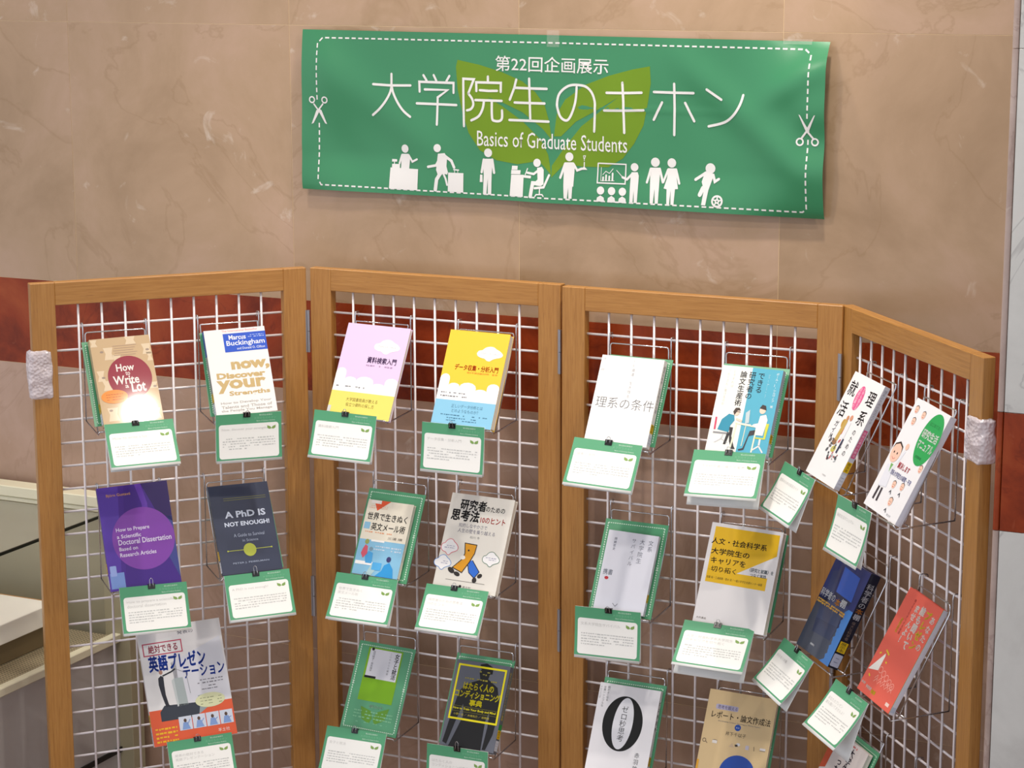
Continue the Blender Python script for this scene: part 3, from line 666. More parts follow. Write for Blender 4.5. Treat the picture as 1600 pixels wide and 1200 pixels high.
def make_clips():
    pr = None
    for n_, (mw, label, hd) in enumerate(clips):
        lab = 'small black binder clip on the ' + label
        w_ = lab.split()
        if len(w_) > 16: lab = ' '.join(w_[:16])
        if pr is None or hd not in pr:
            r = root('binder_clip', lab, 'clip', mw, 'small black binder clips on the caption cards')
            bm = bmesh.new(); a = .0075
            pf = [(-.0035, .0025), (.0035, .0025), (.0012, -.0085), (-.0008, -.0085)]   # (z, y) profile
            va = [[bm.verts.new((s*a, y, z)) for z, y in pf] for s in (-1, 1)]
            for q_ in range(4): bm.faces.new((va[0][q_], va[0][(q_+1) % 4], va[1][(q_+1) % 4], va[1][q_]))
            bm.faces.new(va[0]); bm.faces.new(va[1])
            link('clip_body', fin(bm, 'clip'), mat((22, 22, 24), .25, name='clip_black'), r)
            z0, dz = (.0042, .0035) if hd == 0 else (.003, .001)
            hh = .0075 if hd == 0 else .015
            sg = 1
            pts = [(-.0042, -.0055, z0), (-.0032, .002, z0+dz*.3), (-.0036, hh*.7, z0+dz*.7), (0, hh, z0+dz), (.0036, hh*.7, z0+dz*.7), (.0032, .002, z0+dz*.3), (.0042, -.0055, z0)]
            tube_obj('wire_handle', [rounded(pts, .002)], .0006, CHROME, r, 6)
            pr = pr or {}; pr[hd] = r
        else:
            o = dup(pr[hd]); o.matrix_world = mw; o['label'] = lab
# ------------------------------------------------------------------ cover artwork
BLK = (34, 32, 36)
def a_writelot(c):
    for x0, y0, x1, y1 in ((.0, .01, .12, .09), (.58, .0, .76, .09), (.2, .11, .36, .25), (.84, .10, 1, .22), (.33, .20, .48, .30), (.9, .2, 1, .3), (.03, .37, .16, .49), (.10, .49, .25, .60), (.1, .80, .28, .95), (.84, .55, 1, .62), (.80, .85, .97, .97)):
        xm = (x0+x1)/2; c.P([(x0, y0), (x1, y0), (x1-.03, (y0+y1)/2), (x1, y1), (x0, y1), (x0+.03, (y0+y1)/2)], (222, 202, 172))
    for x, y in ((.17, .155), (.93, .17), (.13, .45), (.95, .60), (.16, .83)): c.E(x, y, .03, .018, (160, 140, 125), 2)
    for k in range(5): c.R(.36+.02*(k % 2), .095+.027*k, .76-.03*(k % 3), .103+.027*k, (176, 148, 124), 2)
    c.E(.565, .47, .365, .365, (148, 42, 62), 2, 48)
    c.T('How', .36, .31, .66, .395, (240, 232, 228), .02, 3); c.T('to', .50, .40, .575, .445, (240, 232, 228), .01, 3)
    c.T('Write', .28, .445, .71, .545, (240, 232, 228), .02, 3); c.T('a', .46, .555, .52, .59, (240, 232, 228), .01, 3)
    c.T('Lot', .56, .52, .80, .645, (240, 232, 228), .03, 3)
    c.E(.255, .675, .22, .115, (236, 142, 56), 4)
    for y in (.645, .675, .705): c.lines(.12, .40, [y], .010, (190, 100, 40), 5, int(y*1000), .9)
    c.T('Paul J. Silvia, PhD', .56, .925, .72, .945, (120, 95, 80), 0, 3)
def a_discover(c):
    BL = (36, 84, 200); TN = (196, 170, 118)
    c.T('The International Bestseller', .29, .012, .88, .035, (224, 130, 140), 0, 2)
    c.R(.30, .055, 1, .272, BL, 2)
    c.T('Marcus', .39, .075, .67, .130, (236, 240, 248), .02, 3); c.lines(.71, .97, [.085, .105], .010, (170, 190, 235), 3)
    c.T('Buckingham', .34, .140, .97, .215, (236, 240, 248), .015, 3); c.T('and Donald O. Clifton', .50, .222, .96, .250, (220, 228, 245), .01, 3)
    c.T('now,', .36, .385, .99, .505, TN, .05, 2); c.T('Discover', .10, .508, .90, .580, TN, .05, 2)
    c.T('your', .08, .592, .89, .745, TN, .04, 2); c.T('Strengths', .26, .725, .93, .795, TN, .035, 2)
    for s_, a, b, y in (('How to Develop Your', .10, .93, .845), ('Talents and Those of', .10, .93, .890), ('the People You Manage', .09, .92, .935)): c.T(s_, a, y, b, y+.034, (176, 172, 168), .02, 2)
def s_discover(c):
    c.R(0, 0, 1, .30, (50, 80, 160)); c.R(0, .3, 1, 1, (150, 150, 150)); lib(c)
def a_purple(c):
    c.P([(0, 0), (.30, 0), (.16, 1), (0, 1)], (86, 56, 166)); c.P([(.30, 0), (.38, 0), (.22, 1), (.16, 1)], (72, 38, 142))
    c.P([(.62, 0), (1, 0), (1, .40), (.80, .30)], (44, 26, 92)); c.P([(.80, .36), (1, .34), (1, .95), (.86, .7)], (62, 70, 140))
    c.E(.56, .53, .44, .44, (128, 66, 170), 2, 48)
    c.P([(.53, .0), (.62, .0), (.68, .2), (.66, .45), (.60, .45), (.60, .2)], (96, 54, 168), 1)
    w = (222, 214, 240)
    c.T('Björn Gustavii', .12, .070, .46, .105, (206, 150, 90), .01, 4)
    for s_, a, b, y, h in (('How to Prepare', .19, .66, .405, .048), ('a Scientific', .19, .53, .470, .038), ('Doctoral Dissertation', .20, .95, .520, .052), ('Based on', .20, .46, .592, .036), ('Research Articles', .20, .71, .648, .040)): c.T(s_, a, y, b, y+h, w, .015, 4)
    c.R(.02, .83, .22, .98, (120, 150, 214), 4); c.RR(.03, .76, .12, .86, .002, (150, 170, 230), 5)
def a_phd(c):
    Y = (176, 186, 70)
    for y in (.15, .172): c.R(.22, y, .93, y+.005, (120, 122, 60))
    c.T('A PhD IS', .20, .300, .88, .375, (206, 216, 236), .03, 2); c.T('NOT ENOUGH!', .17, .420, .92, .470, (206, 216, 236), .03, 2)
    c.T('A Guide to Survival', .29, .555, .80, .592, (160, 172, 196), 0, 2); c.T('in Science', .42, .62, .68, .65, (160, 172, 196), 0, 2)
    c.S([(.15, .74), (.88, .74)], .0013, Y, 2); c.E(.515, .745, .105, .105, Y, 3); c.E(.15, .74, .013, .013, Y, 3); c.E(.88, .74, .013, .013, Y, 3)
    c.T('PETER J. FEIBELMAN', .20, .872, .80, .895, (150, 162, 186), .01, 2)
def a_eigo(c):
    c.P([(0, .70), (.5, .70), (1, .70), (1, 1), (0, 1)], (222, 96, 62)); c.R(0, .70, .0001, .7, (222, 96, 62))
    c.P([(.34, .32), (.97, .15), (1, .68), (.38, .70)], (214, 216, 226)); c.P([(0, .12), (.4, .1), (.4, .7), (0, .7)], (226, 226, 228))
    rd = (186, 50, 84)
    c.S([(.04, .135), (.50, .135), (.50, .235), (.04, .235)], .0022, rd, 3, closed=True)
    c.T('絶対できる', .10, .152, .45, .218, rd, .02, 3); c.T('発表の', .47, .055, .66, .09, (70, 70, 90), 0, 3)
    BL = (30, 70, 180)
    c.T('英語プレゼン', .08, .245, .76, .375, BL, .035, 3); c.T('テーション', .47, .370, .97, .470, BL, .025, 3)
    c.P([(.32, .47), (.35, .455), (.455, .455), (.475, .69), (.35, .695)], (168, 180, 182), 4); c.P([(.32, .47), (.35, .455), (.365, .69), (.345, .695)], (196, 204, 206), 5); c.P([(.20, .69), (.62, .69), (.60, .63), (.75, .62), (.74, .72), (.60, .78)], (150, 162, 168), 3)
    c.P([(.13, .72), (.19, .67), (.62, .685), (.58, .80), (.13, .80)], (58, 64, 76), 4)
    c.P([(.165, .435), (.20, .415), (.228, .43), (.225, .50), (.225, .58), (.245, .665), (.265, .68), (.21, .685), (.178, .58), (.16, .49)], (44, 46, 56), 5); c.E(.205, .388, .022, .026, (170, 130, 115), 5)
    c.S([(.22, .42), (.33, .395), (.38, .375)], .0032, (44, 46, 56), 5); c.S([(.38, .375), (.50, .42), (.52, .6)], .0009, (140, 140, 150), 5)
    c.lines(.62, .93, [.50, .525], .010, (120, 120, 130), 3); c.lines(.66, .85, [.555, .58], .010, (120, 120, 130), 3, 2)
    c.E(.74, .68, .18, .085, (216, 220, 180), 5); c.lines(.62, .88, [.655, .68, .705], .008, (150, 156, 120), 6, 3)
    for k in range(4):
        x = .33+.165*k; y = .785
        c.R(x, y, x+.155, y+.115, (208, 216, 232), 5); c.P([(x+.03, y+.11), (x+.05, y+.05), (x+.10, y+.05), (x+.13, y+.11)], (130, 160, 214), 6); c.E(x+.075, y+.035, .018, .022, (90, 70, 60), 6)
        c.S([(x+.10, y+.07), (x+.135, y+.03+.01*k)], .002, (130, 160, 214), 6)
    for k in range(4): c.lines(.04, .30, [.855+.035*k], .018, (240, 190, 40), 4, 9+k, .95)
    c.T('羊土社', .78, .93, .92, .96, (240, 225, 220), 0, 4)
CLOUD = [(-1, .05), (-.88, -.32), (-.62, -.45), (-.42, -.80), (-.1, -1), (.22, -.95), (.45, -.70), (.75, -.45), (1, -.02), (.90, .35), (.55, .55), (.30, .72), (.1, 1), (-.15, .95), (-.35, .70), (-.62, .62), (-.90, .40)]
def cloud(c, x, y, rx, ry, col, lay=2, outline=None):
    ry_ = ry*c.W/c.H
    pts = [(x+a*rx, y+b*ry_) for a, b in CLOUD]
    sp = [(q[0], q[1]) for q in smoothpts(pts+[pts[0]], 3)]
    c.P(sp[:-1], col, lay)
    if outline: c.S(sp[:-1], .0012, outline, lay+1, closed=True)
def scallop(c, y, col, seed=0):
    pts = [(0, 1)]
    for x0, x1, yb, h in ((0, .16, y-.02, .05), (.16, .34, y+.05, .03), (.34, .62, y+.06, .055), (.62, .80, y+.085, .02), (.80, 1.0, y+.04, .045)):
        for k in range(7):
            t = math.pi*k/6; pts.append((x0+(x1-x0)*(.5-.5*math.cos(t)), yb-h*math.sin(t)))
    pts.append((1, 1)); c.P(pts, col, 2)
def a_lilac(c):
    cloud(c, .70, .222, .205, .105, (244, 244, 246), 3); c.T('アカデミック・スキルズ', .56, .212, .84, .234, (120, 120, 130), 0, 4)
    c.T('資料検索入門', .44, .342, .90, .408, (78, 44, 100), .02, 3); c.lines(.44, .90, [.428], .018, (176, 150, 186), 3, 4, .8)
    scallop(c, .555, (242, 242, 240)); c.lines(.05, .50, [.675], .014, (120, 120, 130), 4, 5)
    c.R(.0, .735, 1, 1, (232, 218, 112), 4); c.T('大学図書館員が教える', .26, .795, .76, .835, (110, 94, 40), 0, 5); c.T('役立つ資料の探し方', .27, .850, .72, .890, (110, 94, 40), 0, 5)
    c.R(0, .90, .05, 1, (205, 206, 208), 6)
def a_yellow(c):
    cloud(c, .73, .222, .215, .11, (246, 246, 246), 3); c.T('アカデミック・スキルズ', .58, .212, .89, .234, (130, 130, 130), 0, 4)
    c.T('データ収集・分析入門', .20, .355, .92, .415, (196, 70, 14), .02, 3); c.lines(.42, .92, [.428], .018, (220, 150, 50), 3, 6, .9)
    scallop(c, .535, (244, 244, 242)); c.lines(.06, .50, [.655, .69], .014, (120, 120, 130), 4, 7)
    c.R(0, .735, 1, 1, (138, 196, 226), 4); c.T('正しいデータ分析とは', .28, .775, .80, .812, (40, 90, 130), 0, 5); c.T('どのようなものか？', .30, .825, .74, .860, (40, 90, 130), 0, 5)
    c.lines(.10, .92, [.885], .013, (70, 120, 150), 5, 8); c.lines(.24, .74, [.915, .94], .013, (70, 120, 150), 5, 9)
def a_sekai(c):
    c.R(0, .53, 1, 1, (134, 188, 220)); c.P([(.13, 0), (.50, 0), (.24, .14)], (224, 92, 58), 2); c.R(.08, 0, .30, .045, (236, 232, 226), 3); c.lines(.06, .45, [.075, .10], .010, (228, 170, 140), 2)
    c.T('世界で生きぬく', .06, .165, .93, .265, BLK, .012, 3); c.T('英文メール術', .19, .300, .93, .400, BLK, .012, 3)
    c.R(.03, .30, .16, .39, (140, 190, 220), 3); c.lines(.08, .70, [.42], .018, (226, 160, 120), 3, 3); c.T('三浦 順', .60, .465, .92, .50, (110, 100, 90), 0, 3)
    c.R(.26, .525, .55, .55, (240, 240, 240), 4); c.R(.02, .82, .40, .865, (240, 240, 240), 4); c.lines(.35, .95, [.60, .64], .02, (200, 214, 230), 4)
    c.P([(.12, .66), (.16, .60), (.22, .62), (.24, .72), (.16, .78), (.10, .72)], (206, 90, 110), 5); c.E(.18, .56, .045, .05, (150, 160, 90), 5); c.P([(.20, .75), (.26, .68), (.36, .70), (.38, .84), (.24, .84)], (74, 158, 216), 5); c.E(.30, .65, .04, .04, (120, 150, 170), 5)
    c.P([(.50, 1), (.62, .92), (.66, .84), (.76, .80), (.86, .88), (.90, 1)], (52, 150, 214), 6); c.E(.73, .76, .05, .055, (60, 60, 110), 6); c.R(.40, .82, .60, .92, (84, 170, 226), 6); c.P([(.40, .82), (.30, .98), (.42, 1), (.5, .9)], (170, 200, 206), 5)
def a_shiko(c):
    c.T('研究者', .17, .055, .58, .160, BLK, .03, 2); c.T('のための', .58, .100, .88, .155, BLK, .015, 2)
    c.T('思考法', .06, .165, .50, .280, BLK, .035, 2); c.T('10のヒント', .53, .215, .92, .275, (206, 54, 50), .02, 2)
    c.T('知的しなやかさで', .21, .302, .66, .345, (110, 110, 130), 0, 2); c.T('人生の壁を乗り越える', .21, .357, .80, .400, (110, 110, 130), 0, 2); c.T('石川 冬', .42, .425, .58, .45, (110, 110, 110), 0, 2)
    O = (214, 150, 36)
    b = [(.37, .505), (.56, .51), (.55, .60), (.50, .69), (.41, .81), (.25, .77), (.38, .67), (.40, .61)]
    c.P([(.48, .69), (.54, .67), (.68, .78), (.62, .85), (.52, .80)], (50, 108, 206), 3); c.S([(.54, .67), (.68, .78), (.62, .85), (.52, .80), (.47, .70)], .0016, BLK, 4)
    c.P(b, O, 5); c.S(b, .0018, BLK, 6, closed=True); c.E(.38, .655, .04, .03, (235, 232, 226), 7); c.E(.45, .575, .013, .014, BLK, 7)
    c.E(.24, .80, .06, .035, (50, 46, 46), 6, rot=-.5); c.E(.34, .83, .05, .03, (50, 46, 46), 6, rot=-.3); c.E(.63, .87, .035, .04, (50, 46, 46), 5); c.E(.70, .82, .04, .03, (50, 46, 46), 5, rot=.6)
    cloud(c, .14, .565, .135, .115, (236, 236, 238), 3, (214, 70, 90)); cloud(c, .08, .73, .135, .105, (236, 236, 238), 3, (80, 140, 210)); cloud(c, .82, .635, .135, .105, (236, 236, 238), 3, (60, 110, 80))
    for x, y, k in ((.14, .56, 1), (.08, .725, 2), (.82, .63, 3)): c.lines(x-.08, x+.08, [y-.01, y+.01], .008, (150, 150, 180), 5, k)
    c.R(.18, .895, .80, .90, (120, 116, 110), 2); c.E(.43, .953, .022, .022, BLK, 2); c.T('羊土社', .47, .943, .60, .967, BLK, 0, 2)
def a_lime(c):
    L = (122, 176, 28)
    c.R(.19, .055, .80, .655, L, 3); c.R(.225, .07, .775, .40, (220, 222, 232), 4)
    c.V('女子と就活', .715, .085, .38, .085, BLK, .02, 5); c.lines(.55, .57, [.1], .01, (90, 90, 90), 5)
    c.V('二〇代からの講座', .60, .085, .34, .035, (120, 120, 130), 0, 5); c.V('白河桃子・常見陽平', .30, .09, .33, .045, (90, 90, 100), 0, 5)
    c.R(.215, .375, .42, .40, (30, 30, 32), 5); c.E(.27, .075, .025, .025, (30, 30, 32), 5)
    c.T('貸出中', .42, .690, .66, .725, (178, 214, 190), .01, 5)
    c.P([(.28, .72), (.48, .76), (.52, .84), (.48, .90), (.34, .86)], (96, 150, 50), 3); c.P([(.78, .70), (.58, .76), (.53, .84), (.58, .90), (.74, .84)], (96, 150, 50), 3)
    c.lines(.18, .86, [.765, .80, .835], .016, (130, 190, 150), 5, 4, .8); c.lines(.25, .80, [.89], .012, (120, 184, 146), 5, 5)
def a_black(c):
    B_ = (26, 26, 28)
    c.P([(.52, .02), (.64, .02), (.66, .12), (.64, .18), (.84, .26), (.92, .42), (.94, .62), (.92, .80), (.84, .98), (.78, .98), (.80, .72), (.78, .55), (.74, .66), (.76, 1), (.16, 1), (.26, .78), (.32, .64), (.28, .50), (.20, .72), (.12, .98), (.04, .96), (.10, .62), (.16, .36), (.26, .27), (.50, .20), (.46, .12)], B_, 2)
    c.S([(.46, .05), (.56, .03), (.66, .06), (.66, .12)], .010, (20, 20, 22), 3)
    Y = (236, 224, 24)
    c.S([(.07, .055), (.935, .055), (.945, .675), (.07, .675)],   .0042, Y, 4, closed=True)
    c.lines(.22, .84, [.195], .018, (160, 150, 50), 5, 3); c.lines(.46, .66, [.10, .13], .016, (150, 142, 60), 4, 5)
    c.T('はたらく人の', .22, .245, .78, .330, Y, .03, 5); c.T('コンディショニング', .10, .340, .92, .425, Y, .03, 5); c.T('事典', .39, .440, .62, .510, Y, .03, 5)
    c.R(.10, .528, .92, .531, (140, 135, 40), 5); c.T('How to Train Your Body and Mind', .11, .542, .90, .575, Y, .015, 5); c.R(.10, .588, .92, .591, (140, 135, 40), 5)
    c.T('小野一志 ／ 木場克己 ／ 岩間徹', .14, .610, .80, .635, (200, 188, 60), 0, 5)
def s_black(c):
    c.V('はたらく人のコンディショニング事典', .5, .06, .62, .6, (222, 206, 30)); c.R(.05, .665, .95, .73, (40, 150, 70), 2); lib(c)
def a_rikei(c):
    g = (92, 92, 96)
    c.T('理系の条件', .055, .475, .985, .60, g, -.012, 2)
    c.V('10歳達 生き残る', .545, .02, .475, .055, (176, 176, 180), 0, 2); c.V('下 村', .055, .02, .20, .05, (170, 170, 174), 0, 2)
def s_rikei(c):
    c.V('理系の条件 生き残る十の理', .5, .06, .60, .6, (120, 122, 130)); lib(c)
def a_dekiru(c):
    BL = (72, 168, 196)
    c.R(.50, 0, 1, 1, BL)
    c.V('できる', .665, .045, .285, .115, (30, 34, 44), .01, 3); c.V('研究者の', .52, .045, .365, .115, (30, 34, 44), .01, 3); c.V('論文生産術', .375, .045, .455, .115, (30, 34, 44), .01, 3)
    c.V('How to Write a Lot', .80, .06, .33, .035, (190, 226, 234), 0, 3); c.V('ポール・J・シルヴィア 著', .925, .035, .44, .05, (226, 240, 244), 0, 3)
    c.V('どうすれば', .22, .04, .25, .05, (206, 208, 200), 0, 3); c.V('「たくさん」書けるのか', .13, .04, .46, .05, (206, 208, 200), 0, 3)
    sk = (232, 206, 186)
    c.P([(.13, .74), (.17, .62), (.27, .55), (.36, .56), (.38, .62), (.33, .68), (.32, .76)], (30, 140, 170), 4); c.E(.385, .525, .05, .055, sk, 5); c.P([(.33, .52), (.36, .475), (.42, .47), (.45, .50), (.40, .505), (.36, .56)], (60, 44, 36), 6); c.R(.39, .515, .45, .522, (60, 44, 36), 6)
    c.P([(.06, .60), (.09, .60), (.10, .74), (.07, .745)], (206, 60, 100), 4); c.R(.07, .765, .34, .785, (140, 140, 145), 4)
    c.P([(.32, .70), (.38, .70), (.38, .80), (.45, .91), (.48, .94), (.42, .945), (.36, .86)], (36, 32, 38), 5); c.P([(.30, .76), (.35, .76), (.31, .90), (.27, .90)], (36, 32, 38), 4)
    c.S([(.12, .89), (.22, .84), (.34, .88)], .002, (200, 200, 205), 4); c.S([(.24, .78), (.22, .84)], .003, (200, 200, 205), 4)
    c.P([(.40, .64), (.82, .665), (.82, .68), (.40, .655)], (240, 236, 206), 6); c.S([(.42, .65), (.40, .93)], .003, (240, 236, 206), 6); c.S([(.76, .68), (.75, .96)], .003, (240, 236, 206), 6); c.S([(.58, .66), (.57, .90)], .0016, (225, 222, 196), 5)
    c.P([(.54, .52), (.60, .48), (.62, .63), (.56, .645)], (188, 204, 210), 7); c.P([(.50, .64), (.66, .645), (.66, .655), (.5, .65)], (210, 216, 218), 7); c.S([(.40, .60), (.50, .62)], .004, sk, 7)
    c.E(.80, .475, .05, .055, sk, 5); c.P([(.745, .455), (.78, .41), (.84, .42), (.86, .47), (.82, .465)], (44, 30, 30), 6)
    c.P([(.78, .54), (.87, .52), (.91, .58), (.88, .76), (.76, .76), (.75, .68), (.68, .655), (.70, .64), (.77, .625)], (236, 238, 232), 7); c.P([(.90, .62), (.95, .62), (.93, .80), (.76, .80), (.76, .785), (.90, .785)], (206, 206, 60), 6)
    c.P([(.66, .72), (.76, .70), (.74, .76), (.66, .78), (.62, .94), (.54, .955), (.53, .94), (.60, .92)], (44, 40, 50), 5); c.S([(.85, .80), (.85, .88)], .004, (216, 220, 222), 5); c.S([(.76, .93), (.85, .88), (.93, .95)], .003, (216, 220, 222), 5)
def s_dekiru(c): c.R(0, 0, 1, 1, (176, 190, 214)); lib(c)
def a_bunkei(c):
    g = (76, 80, 100)
    c.V('文系', .87, .06, .215, .105, g, -.008, 2); c.V('大学院生', .70, .06, .375, .105, g, -.008, 2); c.V('サバイバル', .535, .06, .42, .09, g, -.008, 2)
    c.V('岡崎匡史', .17, .08, .25, .055, g, 0, 2); c.T('携書', .05, .49, .24, .56, (70, 80, 96), 0, 2); c.E(.14, .60, .04, .03, (190, 50, 60), 2)
    c.S([(.36, .90), (.42, .935), (.46, .90)], .0012, (120, 120, 130), 2)
def s_thin(c): lib(c)
def a_jinbun(c):
    Y = (232, 186, 30)
    c.P([(.06, .035), (.96, .035), (.97, .24), (.47, .462), (.90, .462), (.90, .585), (.06, .58)], Y, 2)
    c.P([(.06, .455), (.4, .455), (.4, .46), (.06, .46)], Y, 2)
    c.T('人文・社会科学系', .045, .145, .815, .205, BLK, .018, 3); c.T('大学院生の', .065, .245, .60, .305, BLK, .018, 3)
    c.T('キャリアを', .085, .335, .57, .395, BLK, .018, 3); c.T('切り拓く', .11, .420, .46, .475, BLK, .008, 3)
    c.T('〈研究と就職〉を', .64, .385, .97, .425, (46, 80, 100), .01, 3); c.T('つなぐ実践', .66, .435, .88, .468, (46, 80, 100), .01, 3)
    c.T('佐藤 裕・三浦美樹・青木 深／一橋大学学生支援センター編著', .07, .520, .85, .545, (70, 56, 20), 0, 3)
    c.T('大月書店', .04, .925, .18, .945, (110, 100, 90), 0, 3)
def a_zero(c):
    cx, cy = .475, .42
    c.E(cx, cy, .325, .42, (8, 8, 9), 2, 56); c.E(cx+.005, cy-.002, .160, .395, (226, 228, 236), 3, 56, -.04)
    c.V('ゼロ秒思考', .48, .22, .62, .115, (40, 40, 44), 0, 4)
    c.V('頭がよくなる', .155, .03, .20, .045, (80, 80, 84), 0, 2); c.V('世界一シンプルな', .09, .035, .27, .04, (100, 100, 104), 0, 2); c.V('トレーニング', .03, .035, .18, .038, (120, 120, 124), 0, 2)
    c.V('赤羽雄二', .80, .70, .99, .085, (70, 70, 74), 0, 2)
def s_zero(c): c.V('ゼロ秒思考', .5, .10, .46, .75, (40, 40, 44), .01); lib(c)
def a_report(c):
    c.RR(.13, .135, .46, .185, .003, (186, 180, 206), 2); c.T('思考を鍛える', .16, .142, .45, .178, (80, 70, 110), 0, 3)
    c.T('レポート・論文作成法', .09, .205, .955, .275, (62, 50, 42), .008, 3); c.T('Developing Critical Thinking to Write Papers', .20, .290, .82, .305, (120, 120, 130), 0, 3)
    c.E(.50, .335, .045, .045, (36, 80, 170), 3); c.T('第2版', .475, .330, .525, .343, (210, 220, 240), 0, 4); c.T('井下千以子', .34, .385, .64, .425, (90, 74, 56), 0, 3)
    g = (110, 92, 76)
    c.ring(c.X(.05), c.Y(.505), .0035, .0012, g, 14, 3); c.S([(.075, .515), (.10, .53)], .0012, g, 3)
    c.P([(.17, .49), (.24, .49), (.24, .52), (.17, .52)], (232, 226, 220), 3); c.S([(.17, .49), (.20, .485), (.24, .49)], .0008, g, 4)
    c.P([(.42, .53), (.46, .49), (.50, .53)], (206, 180, 150), 3); c.P([(.50, .50), (.54, .495), (.55, .515), (.51, .52)], (60, 50, 44), 4); c.E(.55, .495, .03, .02, (220, 220, 226), 3)
    c.R(.66, .49, .71, .53, (196, 190, 206), 3); c.S([(.78, .49), (.79, .53)], .0012, g, 3); c.R(.87, .49, .95, .515, (228, 222, 220), 3); c.R(.87, .513, .95, .518, g, 4)
    c.E(.60, .78, .26, .26, (34, 76, 168), 3, 40); c.R(0, .70, .03, 1, (230, 170, 50), 3)
def a_shukatsu(c):
    g = (46, 40, 44)
    c.V('理系', .80, .065, .44, .25, g, .010, 2); c.V('のための', .79, .45, .72, .10, (90, 86, 90), .01, 2)
    c.V('就活', .17, .045, .45, .25, g, .010, 2); c.V('ガイド', .20, .46, .64, .12, (80, 76, 80), .012, 2)
    c.E(.46, .20, .115, .19, (224, 96, 148), 3, 30); c.V('大手も狙える', .51, .09, .31, .07, (246, 214, 228), 0, 4); c.V('自由応募の', .41, .10, .30, .07, (246, 214, 228), 0, 4)
    rn = random.Random(4)
    for k, col in enumerate([(190, 150, 70), (206, 120, 90), (236, 236, 240), (150, 110, 80), (196, 186, 90)]): c.E(.38+.07*(k % 3), .46+.06*k, .05, .07, col, 3, 12, .5*k)
    for k in range(34): c.E(rn.uniform(.22, .66), rn.uniform(.60, .80), rn.uniform(.012, .045), rn.uniform(.01, .03), rn.choice([(90, 92, 96), (140, 130, 128), (60, 62, 70), (200, 110, 110), (170, 176, 180)]), 4, 7, rn.uniform(0, 3))
    c.S([(.60, .58), (.58, .72)], .006, (50, 52, 80), 5); c.S([(.44, .42), (.40, .62)], .012, (196, 164, 90), 5); c.S([(.54, .42), (.54, .58)], .014, (232, 232, 238), 5); c.E(.54, .385, .04, .045, (214, 150, 120), 6); c.E(.44, .40, .035, .04, (200, 140, 100), 6)
    c.T('中央経済社', .50, .935, .62, .95, (150, 150, 150), 0, 2)
def s_shukatsu(c):
    c.R(0, 0, 1, 1, (206, 208, 220)); c.V('理系のための就活ガイド', .5, .03, .36, .6, (90, 94, 110)); c.R(.15, .42, .85, .69, (216, 92, 140), 2); c.V('自由応募の必勝法', .5, .43, .68, .5, (246, 214, 228), 0, 3); lib(c)
def head(c, x, y, s, col=(236, 196, 176), hair=(50, 34, 30), lay=4):
    c.E(x, y, s, s*1.15, col, lay, 18); c.P([(x-s, y-.15*s), (x-s*.85, y-s*.55), (x, y-s*.80), (x+s*.85, y-s*.55), (x+s, y-.15*s), (x+.7*s, y-.48*s), (x, y-.66*s), (x-.7*s, y-.48*s)], hair, lay+1)
    for d in (-.35, .35): c.E(x+d*s, y, s*.12, s*.14, hair, lay+1, 8)
    c.S([(x-.35*s, y+.33*s), (x, y+.45*s), (x+.35*s, y+.33*s)], .0009, (200, 70, 70), lay+1)
def a_kenkyu(c):
    G_ = (44, 160, 84)
    c.E(.77, .26, .26, .40, G_, 3, 40)
    c.T('はじめての', .62, .115, .90, .150, (30, 110, 60), 0, 4); c.T('研究生活', .55, .190, .985, .265, (244, 248, 244), .03, 5); c.T('マニュアル', .56, .290, .985, .360, (244, 248, 244), .03, 5); c.T('西澤幹雄', .65, .415, .82, .44, (26, 96, 54), 0, 4)
    head(c, .13, .09, .05); head(c, .19, .19, .05); head(c, .36, .105, .05)
    head(c, .155, .49, .13); c.E(.36, .40, .045, .05, (236, 196, 176), 4)
    c.P([(.10, .60), (.28, .60), (.34, .78), (.12, .80)], (224, 226, 236), 4); c.S([(.28, .62), (.36, .44)], .006, (224, 226, 236), 3); c.P([(.17, .585), (.24, .585), (.22, .66)], (120, 176, 100), 5)
    c.S([(.17, .80), (.16, .92)], .006, (60, 52, 60), 4); c.S([(.26, .80), (.27, .92)], .006, (60, 52, 60), 4)
    c.T('解決します', .36, .535, .70, .590, (216, 70, 80), .02, 4); c.T('理系大学院生の疑問・不安', .26, .620, .88, .665, (110, 110, 180), .01, 4)
    head(c, .50, .725, .05); head(c, .72, .705, .05); head(c, .62, .86, .055); head(c, .93, .50, .05)
    for x, y in ((.50, .80), (.74, .78), (.60, .95)): c.S([(x-.03, y), (x, y-.02), (x+.03, y+.01)], .002, (70, 70, 80), 4)
    c.T('羊土社', .68, .955, .80, .975, (120, 120, 130), 0, 4)
